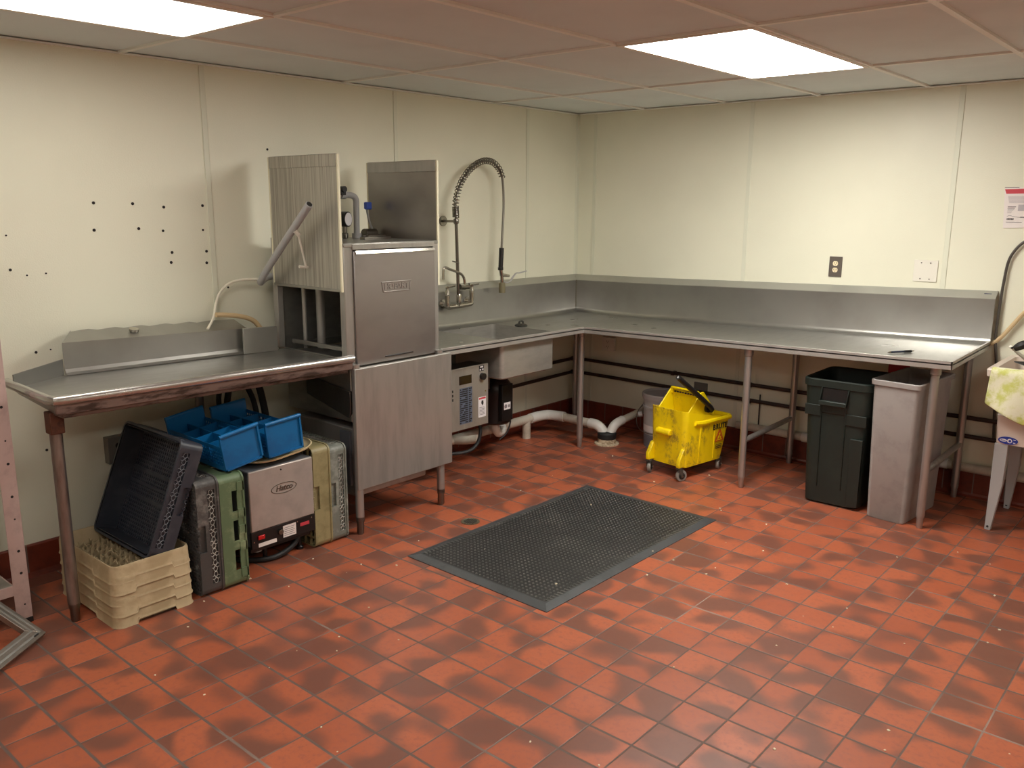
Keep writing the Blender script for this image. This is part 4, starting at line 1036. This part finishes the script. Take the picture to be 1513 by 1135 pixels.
# side marks: name, caution triangle, maker's box (on the right-hand wall between the ribs)
nrm = Vector((.145 - .118, 0, -.25)); eu = Vector((.08, 1, 0)).normalized(); ev = Vector((.02 / .27, 0, .25 / .27)); 
Tm = Matrix.Translation((.1375, .125, .225)) @ frame((0, 0, 0), (.0, 1, 0), (.042, 0, 1))
mb = MB(); mb.text('BRUTE', .047, Tm @ Matrix.Translation((.0, .065, 0)), .0012, 0, .0005); mb.build('name_lettering', 'black_ink', t, local=True)
mb = MB(); mb.T = Tm
mb.prism([(-.042, -.030, -.0005), (.042, -.030, -.0005), (.042, -.022, -.0005), (.006, .045, -.0005), (-.006, .045, -.0005), (-.042, -.022, -.0005)], (0, 0, .002)); tri = mb.build('caution_triangle', 'orange_ink', t, local=True)
mb = MB(); mb.T = Tm
for a in ([(-.006, .02), (.004, .024), (.006, .012), (-.004, .006)], [(-.012, .004), (.0, .008), (-.006, -.012), (-.018, -.014)], [(.002, .004), (.012, .0), (.016, -.014), (.008, -.014)], [(-.026, -.018), (.026, -.018), (.028, -.022), (-.028, -.022)]): mb.prism([(x, y, .0015) for x, y in a], (0, 0, .0012))
mb.build('falling_figure', 'yellow', tri, local=True)
mb = MB(); mb.T = Tm
for (a, b, c, d) in ((-.028, .028, -.052, -.049), (-.028, .028, -.075, -.072), (-.028, -.025, -.075, -.049), (.025, .028, -.075, -.049), (-.02, .02, -.064, -.059)): mb.box(a, b, c, d, -.0005, .0015)
mb.build('maker_mark', 'black_ink', t, local=True)
# wringer resting in the bucket
t = thing('mop_wringer', 'yellow side-press wringer with black lever set in the mop bucket', 'wringer', (1.385, -.60, .30), (0, 0, math.radians(-9)))
W4 = Matrix.Translation((1.385, -.60, 0)) @ Matrix.Rotation(math.radians(-9), 4, 'Z')
def WB(): m = MB(); m.T = W4; return m
for sx in (-1, 1):
    mb = WB(); mb.prism([(sx * .112 - .004, -.16, .30), (sx * .112 - .004, -.165, .405), (sx * .112 - .004, -.045, .520), (sx * .112 - .004, -.02, .520), (sx * .112 - .004, .09, .400), (sx * .112 - .004, .09, .345), (sx * .112 - .004, .05, .30)], (.008, 0, 0)); mb.build('side_plate', 'yellow', t, bevel=.003)
mb = WB(); mb.hexa([(-.108, .0, .30), (.108, .0, .30), (.108, .008, .30), (-.108, .008, .30), (-.108, -.045, .505), (.108, -.045, .505), (.108, -.036, .508), (-.108, -.036, .508)])
mb.build('back_press', 'yellow_dirty', t, bevel=.003)
mb = WB(); mb.hexa([(-.108, -.155, .30), (.108, -.155, .30), (.108, -.145, .30), (-.108, -.145, .30), (-.108, -.168, .40), (.108, -.168, .40), (.108, -.158, .40), (-.108, -.158, .40)]); mb.build('front_press', 'yellow', t, bevel=.003)
mb = WB(); mb.tube([(-.104, -.048, .485), (-.1, -.052, .512), (-.085, -.054, .520), (.085, -.054, .520), (.1, -.052, .512), (.104, -.048, .485)], .007, n=8, sub=3); mb.build('press_hoop', 'yellow', t)
mb = WB()
for k in range(9): mb.box(-.085 + k * .02, -.075 + k * .02, -.052, -.030, .492, .500)
mb.build('drain_slots', 'hole', t, smooth=False)
mb = WB(); mb.cyl((-.118, .005, .455), (.122, .005, .455), .008, n=10); mb.box(-.10, .10, -.005, .03, .478, .492); mb.build('gear_shaft', 'black', t, bevel=.002)
mb = WB(); mb.cyl((.116, .015, .415), (.130, .015, .415), .026, n=20); mb.build('pivot_disc', 'black', t)
mb = WB(); mb.tube([(.136, .04, .405), (.138, .01, .432), (.140, -.10, .51), (.140, -.30, .648)], .0155, n=12, sub=3); mb.cyl((.136, .04, .405), (.118, .04, .405), .018, n=12)
hn = mb.build('lever', 'black', t)
mb = WB(); mb.cyl((.140, -.30, .648), (.140, -.3025, .6497), .006, n=10); mb.build('lever_hole', 'leg_grey', hn)
mb = WB(); mb.box(.118, .134, .04, .055, .33, .37); mb.build('latch', 'yellow', t, bevel=.004)

# ------------------------------------------------------------------ pail
t = thing('pail', 'white lidded plastic pail behind the yellow mop bucket', 'pail', (.975, -.21, 0))
pc = (.975, -.21, 0)
MB().lathe([(.128, .002), (.131, 0), (.134, .09), (.1345, .0905)], pc, n=32, cap1=False).build('pail_base', 'pail_label', t, label='grey lower band of the pail')
MB().lathe([(.1345, .09), (.139, .27), (.146, .272), (.146, .285), (.139, .288), (.140, .325), (.148, .328), (.148, .345)], pc, n=32, cap0=False).build('pail_body', 'pail', t)
MB().lathe([(.151, .340), (.153, .345), (.153, .365), (.148, .372), (.140, .368), (.132, .360), (.0, .360)], pc, n=32, cap0=False, cap1=False).build('lid', 'pail', t)
MB().tube([(.975 - .146, -.23, .285), (.975 - .165, -.29, .21), (.975 - .12, -.34, .13), (.975 - .0, -.37, .11), (.975 + .12, -.33, .14), (.975 + .148, -.22, .285)], .003, n=6).build('bail', 'chrome_dull', t)
mb = MB().cyl((.975 - .145, -.255, .205), (.975 - .168, -.27, .20), .02, n=12); mb.build('bail_ear', 'pail', t)
mb = MB(); mb.lathe([(.1352, .11), (.1365, .155)], pc, n=32, cap0=False, cap1=False); mb.build('paper_label', 'paper', t)

# ------------------------------------------------------------------ bins
t = thing('waste_bin', 'dark green square waste bin with front handle under the counter', 'waste bin', (2.295, -.465, 0), (0, 0, math.radians(1)))
BT = Matrix.Translation((2.295, -.465, 0)) @ Matrix.Rotation(math.radians(1), 4, 'Z')
def BB(): m = MB(); m.T = BT; return m
q = lambda hw, hd, z, r=.05: rrect(hw, hd, r, z, 5)
BB().loft([q(.125, .165, .012), q(.132, .172, 0.0), q(.150, .188, .012), q(.166, .203, .515), q(.166, .203, .517), q(.172, .209, .525), q(.178, .214, .66), q(.186, .222, .664), q(.187, .223, .700), q(.180, .216, .706), q(.174, .210, .700), q(.168, .205, .66), q(.145, .18, .02)], True, True).build('bin_body', 'bin_green', t, angle=28)
mb = BB()
for x in (-.075, .055): mb.hexa([(x - .002, -.196, .10), (x + .002, -.196, .10), (x + .002, -.186, .10), (x - .002, -.186, .10), (x - .002, -.2165, .60), (x + .002, -.2165, .60), (x + .002, -.2, .60), (x - .002, -.2, .60)])
mb.hexa([(.055, -.2085, .47), (.165, -.2085, .47), (.165, -.19, .47), (.055, -.19, .47), (.055, -.2115, .53), (.165, -.2115, .53), (.165, -.2, .53), (.055, -.2, .53)])
mb.hexa([(-.165, -.2085, .50), (-.078, -.2085, .50), (-.078, -.19, .50), (-.165, -.19, .50), (-.165, -.2125, .56), (-.078, -.2125, .56), (-.078, -.2, .56), (-.165, -.2, .56)])
mb.hexa([(.09, -.196, .02), (.15, -.196, .02), (.15, -.17, .02), (.09, -.17, .02), (.09, -.2095, .40), (.155, -.2095, .40), (.155, -.19, .40), (.09, -.19, .40)])
mb.build('wall_rib', 'bin_green', t, bevel=.003)
mb = BB(); mb.box(-.07, .06, -.2185, -.2135, .585, .66); hr = mb.build('handle_recess', 'black', t)
mb = BB(); mb.box(-.085, .062, -.238, -.216, .568, .592); mb.hexa([(-.085, -.236, .575), (-.079, -.236, .575), (-.079, -.216, .575), (-.085, -.216, .575), (-.077, -.226, .665), (-.071, -.226, .665), (-.071, -.216, .665), (-.077, -.216, .665)]); mb.hexa([(.056, -.236, .575), (.062, -.236, .575), (.062, -.216, .575), (.056, -.216, .575), (.064, -.226, .665), (.070, -.226, .665), (.070, -.216, .665), (.064, -.216, .665)]); mb.build('handle', 'bin_green', t, bevel=.003)

t = thing('waste_bin', 'slim light grey waste bin behind the corner leg of the counter', 'waste bin', (2.62, -.48, 0), (0, 0, math.radians(-5)))
BT = Matrix.Translation((2.622, -.475, 0)) @ Matrix.Rotation(math.radians(-5), 4, 'Z')
WM[t.name] = BT.copy(); t.location = (2.622, -.475, 0)
q = lambda hw, hd, z, r=.022: rrect(hw, hd, r, z, 4)
BB().loft([q(.090, .205, .008), q(.094, .209, 0), q(.098, .213, .008), q(.116, .228, .715), q(.126, .238, .719), q(.127, .239, .742), q(.124, .236, .746), q(.115, .227, .744), q(.112, .224, .71), q(.092, .207, .02)], True, True).build('bin_body', 'bin_grey', t, angle=28)

# ------------------------------------------------------------------ laundry sink at the right edge
t = thing('utility_sink', 'pale plastic laundry sink on grey legs with a blue oval logo', 'utility sink', (3.27, -.24, 0))
cx, cy = 3.262, -.235
q = lambda hw, hd, z, r=.03: rrect(hw, hd, r, z, 5, cx, cy)
MB().loft([q(.228, .205, .585, .05), q(.246, .225, .62, .05), q(.275, .245, .792), q(.300, .268, .796, .02), q(.303, .271, .828, .02), q(.298, .266, .835, .02), q(.272, .242, .83), q(.265, .235, .79), q(.235, .212, .63, .05), q(.21, .19, .605, .05)], True, True).build('tub', 'sink_plastic', t, angle=40)
ap = MB()
ap.loft([q(.232, .222, .455, .02), q(.240, .230, .600, .02), q(.225, .215, .600, .02), q(.218, .208, .455, .02)], False, False); ap.loft([q(.232, .222, .455, .02), q(.218, .208, .455, .02)], False, False)
ap = ap.build('apron', 'sink_plastic', t)
for sx in (-1, 1):
    for sy in (-1, 1):
        x, y = cx + sx * .203, cy + sy * .20
        a = MB()
        w = lambda x_, y_, hw, hd, z: [(x_ - hw, y_ - hd, z), (x_ + hw, y_ - hd, z), (x_ + hw, y_ + hd, z), (x_ - hw, y_ + hd, z)]
        dx = -sx * .0
        oy = .226 if sy < 0 else .195; a.loft([w(cx + sx * .218, cy + sy * oy, .014, .012, 0), w(cx + sx * .205, cy + sy * (oy - .02), .028, .02, .25), w(cx + sx * .205, cy + sy * (oy - .026), .030, .022, .455)]); l = a.build('leg', 'leg_grey', t, bevel=.003)
        if sx < 0: MB().cyl((cx + sx * .218, cy + sy * oy - .0125, .02), (cx + sx * .218, cy + sy * oy - .0145, .02), .006, n=8).build('bolt', 'hole', l)
yl = cy - .2275
T = frame((3.085, yl - .0005, .478), (1, 0, 0), (0, -.05, 1))
mb = MB(); mb.T = T
el = lambda a, b, z, x0=0: [(x0 + a * math.cos(2 * PI * k / 32), b * math.sin(2 * PI * k / 32), z) for k in range(32)]
mb.loft([el(.044, .019, -.004), el(.044, .019, .0012)]); lg = mb.build('logo', 'blue_ink', ap, label='blue oval logo')
mb = MB(); mb.T = T; mb.loft([el(.016, .007, .0012, -.020), el(.016, .007, .0018, -.020)]); mb.loft([el(.011, .011, .0012, .008), el(.011, .011, .0018, .008)]); mb.box(.024, .034, .006, .010, .0012, .0018); mb.box(.024, .034, -.010, -.006, .0012, .0018); mb.build('logo_inlay', 'paper_cool', lg)
mb = MB(); mb.T = T; mb.loft([el(.006, .0065, .0018, .009), el(.006, .0065, .0022, .009)]); mb.box(-.032, -.010, -.002, .002, .0018, .0022); mb.build('logo_detail', 'blue_ink', lg)
MB().cyl((cx - .03, cy + .02, .28), (cx - .03, cy + .02, .59), .02, n=12).build('tailpiece', 'pvc', t)
# cloth draped over the front rim
def drape():
    mb = MB(); nx, nz = 16, 14; yf = cy - .275
    def P(i, j):
        u, v = i / nx, j / nz
        x = 2.985 + u * .30
        lowz = .662 - .088 * min(1, u * 1.75) + .10 * max(0, u - .55)
        if v < .22:   # over the rim, into the tub
            f = v / .22; y = yf + .075 * (1 - f) ; z = .84 + .004 * math.sin(f * PI)
            if f < .4: z = .84 - (.4 - f) * .06
        else:
            f = (v - .22) / .78; y = yf - .008 - .012 * f + .010 * math.sin(u * 9 + f * 2) * f; z = .84 + (lowz - .84) * f
        x -= .018 * max(0, v - .22) * (1 - u)
        return (x, y, z)
    G = [[mb.v(P(i, j)) for j in range(nz + 1)] for i in range(nx + 1)]
    for i in range(nx):
        for j in range(nz): mb.f([G[i][j], G[i + 1][j], G[i + 1][j + 1], G[i][j + 1]])
    o = mb.build('cleaning_cloth', 'cloth'); s = o.modifiers.new('thick', 'SOLIDIFY'); s.thickness = .004; s.offset = 0
    b = o.modifiers.new('sub', 'SUBSURF'); b.levels = 1; b.render_levels = 1
    return o
tag(drape(), 'pale yellow-green cloth draped over the front rim of the laundry sink', 'cloth')
t = thing('scrub_brush', 'white scrub brush with black grip sticking out of the laundry sink', 'brush', (3.07, -.25, .63))
mb = MB(); mb.tube([(3.02, -.33, .93), (3.05, -.31, .90), (3.09, -.28, .86), (3.15, -.22, .78), (3.21, -.16, .64)], lambda f: .014 + .006 * f, n=10, flat=.5); hb = mb.build('handle', 'white_plastic', t)
MB().cyl((3.028, -.346, .924), (3.034, -.342, .926), .005, n=8).build('hang_hole', 'hole', hb)
MB().tube([(3.045, -.36, .925), (3.075, -.36, .945), (3.11, -.35, .955), (3.15, -.33, .945)], lambda f: .010 + .012 * math.sin(PI * min(1, f + .12)), n=10).build('grip', 'black', t)
MB().tube([(3.11, -.35, .945), (3.12, -.33, .88), (3.16, -.27, .75), (3.20, -.2, .63)], .006, n=8).build('shaft', 'chrome', t)
t = thing('dust_pan', 'black and teal scoop lying in the laundry sink', 'scoop', (3.16, -.30, .62))
MB().hexa([(3.06, -.43, .868), (3.28, -.44, .808), (3.32, -.37, .80), (3.13, -.37, .866), (3.06, -.43, .874), (3.28, -.44, .816), (3.32, -.37, .808), (3.13, -.37, .872)]).build('blade', 'black', t, bevel=.003)
MB().tube([(3.15, -.37, .865), (3.18, -.33, .875), (3.26, -.30, .88)], .02, n=10).build('teal_pad', 'teal', t)
MB().box(3.24, 3.27, -.38, -.32, .615, .80).build('stand', 'black', t)

# ------------------------------------------------------------------ notice, cable, tube on the back wall
t = thing('wall_notice', 'white printed notice with a red heading taped to the back wall', 'notice', (2.95, YW, 1.5))
yy = YW - .004
bl = [(2.832, 1.715), (3.09, 1.722), (3.095, 1.515), (2.845, 1.505)]
MB().prism([(x, yy, z) for x, z in bl], (0, .003, 0)).build('sheet', 'paper', t)
MB().prism([(x, yy - .0005, z) for x, z in ((2.833, 1.708), (3.09, 1.714), (3.09, 1.688), (2.842, 1.684))], (0, .0006, 0)).build('red_heading', 'red_ink', t)
mb = MB()
for k in range(9): mb.box(2.852 + .001 * k, 3.07 - .01 * (k % 3), yy - .0006, yy, 1.672 - k * .0042 - .002, 1.672 - k * .0042)
mb.box(2.905, 3.02, yy - .0006, yy, 1.595, 1.628); mb.build('text_block', 'pale_ink', t, smooth=False)
mb = MB(); 
for (a, b, z) in ((2.856, 2.895, 1.617), (2.856, 2.89, 1.610), (2.832, 2.90, 1.7165)): mb.box(a, b, yy - .0007, yy, z - .002, z + .001)
for k in range(8): mb.box(2.858 + k * .0042, 2.8608 + k * .0042, yy - .0007, yy, 1.548, 1.558)
mb.box(2.855, 2.93, yy - .0007, yy, 1.536, 1.538); mb.build('dark_print', 'black_ink', t, smooth=False)
mb = MB()
for k in range(4): mb.box(2.857, 2.888 - .004 * k, yy - .0006, yy, 1.602 - k * .006, 1.6035 - k * .006)
mb.tube([(2.857, yy, 1.566), (2.87, yy, 1.572), (2.89, yy, 1.566), (2.92, yy, 1.562)], .001, n=4); mb.box(2.92, 3.05, yy - .0006, yy, 1.560, 1.566); mb.build('grey_print', 'grey_ink', t, smooth=False)
tag(MB().tube([(3.12, .03, 1.50), (3.02, .03, 1.475), (2.955, .03, 1.435), (2.915, .03, 1.385), (2.893, .03, 1.325), (2.884, .028, 1.22), (2.880, .026, 1.12), (2.878, .025, 1.0), (2.880, .025, .90), (2.898, .025, .76), (2.91, .025, .6), (2.93, .02, .35)], .0075, n=8).build('wall_cable', 'grey_cable'), 'dark grey cable running down the back wall past the counter end', 'cable')
tag(MB().tube([(3.10, .02, 1.16), (3.04, .025, 1.10), (2.996, .025, 1.062), (2.955, .025, 1.00), (2.905, .02, .925), (2.86, .027, .885), (2.78, .030, .858), (2.70, .030, .848)], .011, n=8).build('rubber_tube', 'tan_rubber'), 'tan rubber tube running from the back wall to under the counter end', 'tube')

# ------------------------------------------------------------------ mat, floor drain, crumbs
t = thing('floor_mat', 'black rubber anti-fatigue mat with raised nubs on the tiled floor', 'mat', (1.514, -1.968, 0), (0, 0, math.radians(-.6)))
T4 = WM[t.name]
mb = MB(); a, b = .422, .702
o = lambda e, z: [(-a + e, -b + e, z), (a - e, -b + e, z), (a - e, b - e, z), (-a + e, b - e, z)]
mb.loft([o(.03, .001), o(.046, .0105)]); mb.build('mat_base', 'mat', t, local=True, smooth=False)
mb = MB(); mb.loft([o(.03, 0), o(0, 0), o(0, .003), o(.040, .012), o(.050, .012), o(.050, .009)], False, False); mb.build('mat_border', 'mat_edge', t, local=True, smooth=False)
mb = MB(); px, py = .0225, .0225
nx, ny = int((2 * a - .13) / px), int((2 * b - .13) / py)
for i in range(nx + 1):
    for j in range(ny + 1):
        x = -a + .065 + i * (2 * a - .13) / nx; y = -b + .065 + j * (2 * b - .13) / ny; s = .0062
        v = [mb.v((x - s, y, .010)), mb.v((x, y - s, .010)), mb.v((x + s, y, .010)), mb.v((x, y + s, .010))]; w = [mb.v((x - s * .5, y, .0145)), mb.v((x, y - s * .5, .0145)), mb.v((x + s * .5, y, .0145)), mb.v((x, y + s * .5, .0145))]
        for k in range(4): mb.f([v[k], v[(k + 1) % 4], w[(k + 1) % 4], w[k]])
        mb.f(w)
for s in (-1, 1):
    for j in range(58): y = -b + .07 + j * (2 * b - .14) / 57; mb.box(s * (a - .052) - .010, s * (a - .052) + .010, y - .004, y + .004, .009, .0128)
nb = mb.build('nub_pattern', 'nub', t, local=True, smooth=False)
t = thing('floor_drain', 'small round metal floor drain in the tiles left of the mat', 'floor drain', (.995, -2.144, 0))
MB().lathe([(.049, 0), (.049, .003), (.040, .004), (.038, .0025), (.0, .0025)], (.995, -2.144, 0), n=28, cap0=False, cap1=False).build('drain_rim', 'brass', t)
mb = MB()
for k in range(-3, 4):
    w = math.sqrt(max(0, .034 ** 2 - (k * .0095) ** 2)); mb.box(.995 + k * .0095 - .0025, .995 + k * .0095 + .0025, -2.144 - w, -2.144 + w, .0024, .0032)
mb.build('drain_slots', 'hole', t, smooth=False)
mb = MB(); rr = random.Random(11)
for k in range(70):
    x, y = rr.uniform(.75, 3.6), rr.uniform(-4.0, -.6)
    on = abs(x - 1.514) < .42 and abs(y + 1.968) < .70
    if abs(x - 1.514) < .48 and abs(y + 1.968) < .76 and not on: continue
    z = .0128 if on else 0.0; s = rr.uniform(.0012, .0034); a = rr.uniform(0, PI)
    mb.T = Matrix.Translation((x, y, z)) @ Matrix.Rotation(a, 4, 'Z'); mb.box(-s * rr.uniform(1, 2.5), s, -s, s, 0, s)
o = mb.build('crumbs', 'crumb', smooth=False); tag(o, 'tiny white crumbs scattered over the mat and floor tiles', 'crumbs', kind='stuff')

# ------------------------------------------------------------------ shelving unit and metal frame at the left edge
t = thing('shelving_unit', 'pinkish steel shelf unit with punched post, cut off at the left edge', 'shelving', (.25, -4.6, 0))
for (x, y) in ((.43, -4.10), (.43, -5.05), (.08, -4.10), (.08, -5.05)):
    s = 1 if y > -4.5 else -1; e = 1 if x > .2 else -1
    mb = MB(); mb.box(min(x + e * .028, x + e * .025), max(x + e * .028, x + e * .025), y - .03, y + .03, .02, 1.75) if False else mb.box(x + e * .026 - .0015, x + e * .026 + .0015, y - .028, y + .028, .02, 1.75)
    mb.box(x - .028, x + .028, y + s * .0275 - .0015, y + s * .0275 + .0015, .02, 1.75)
    p = mb.build('post', 'pink_steel', t)
    mb = MB(); mb.box(x - .03, x + .03, y - .03, y + .03, 0, .022); mb.build('foot_cap', 'black', p, bevel=.002)
    mb = MB()
    for k in range(15):
        z = .08 + k * .11 + .02 * (k % 2); r = .0055 if k % 3 else .0035
        mb.cyl((x + e * .0272, y + .006, z), (x + e * .0282, y + .006, z), r, n=8); mb.cyl((x + .004, y + s * .0285, z), (x + .004, y + s * .0295, z), r, n=8)
    mb.build('punched_holes', 'hole', p, smooth=False)
for z in (.165, .85, 1.5):
    sh = MB().box(.06, .452, -5.07, -4.125, z - .004, z).build('shelf_plate', 'shelf', t, bevel=.002)
    mb = MB(); mb.box(.448, .456, -5.07, -4.125, z - .04, z + .001); mb.box(.06, .452, -4.128, -4.123, z - .04, z + .001); mb.build('shelf_lip', 'pink_steel', sh, bevel=.001)
t = thing('metal_frame', 'brushed metal channel frame leaning on the floor in front of the shelf unit', 'metal frame', (.62, -4.1, 0))
C0 = Vector((.628, -4.098, .006)); d1 = Vector((-.115, -.097, .115)).normalized(); d2 = Vector((.60, -.80, 0)).normalized()
nn = d2.cross(d1).normalized()
if nn.z < 0: nn = -nn
def bar(A, d, e, L, w=.055):
    mb = MB()
    P = lambda u, v, h: A + d * u + e * v + nn * h
    mb.loft([[P(0, 0, 0), P(L, 0, 0), P(L, w, 0), P(w, w, 0)], [P(0, 0, .022), P(L, 0, .022), P(L, w, .022), P(w, w, .022)]])
    b = mb.build('frame_bar', 'alu', t, bevel=.002)
    mb = MB(); mb.loft([[P(.012, .014, .0215), P(L - .01, .014, .0215), P(L - .01, .022, .0215), P(.022, .022, .0215)], [P(.012, .014, .0232), P(L - .01, .014, .0232), P(L - .01, .022, .0232), P(.022, .022, .0232)]])
    mb.loft([[P(.034, .036, .0215), P(L - .01, .036, .0215), P(L - .01, .042, .0215), P(.042, .042, .0215)], [P(.034, .036, .0232), P(L - .01, .036, .0232), P(L - .01, .042, .0232), P(.042, .042, .0232)]])
    mb.build('groove', 'shelf', b, smooth=False)
    return b
bar(C0, d1, d2, .62); bar(C0, d2, d1, .62); 
bar(C0 + d1 * .62 + d2 * .62, -d1, -d2, .62); bar(C0 + d1 * .62 + d2 * .62, -d2, -d1, .62)
MB().loft([[C0 + d1 * a_ + d2 * b_ + nn * h_ for a_, b_ in ((.012, .03), (.018, .03), (.018, .055), (.012, .055))] for h_ in (.022, .0245)]).build('corner_clip', 'black', t)

# ------------------------------------------------------------------ world and view
w = bpy.data.worlds.new('world'); SC.world = w; w.use_nodes = True
w.node_tree.nodes['Background'].inputs[0].default_value = (.05, .045, .04, 1); w.node_tree.nodes['Background'].inputs[1].default_value = .2
SC.view_settings.view_transform = 'Standard'; SC.view_settings.look = 'None'; SC.view_settings.gamma = 1; SC.view_settings.use_curve_mapping = False
SC.view_settings.exposure = 0.1
SC.cycles.max_bounces = 8; SC.cycles.diffuse_bounces = 5; SC.cycles.use_denoising = True
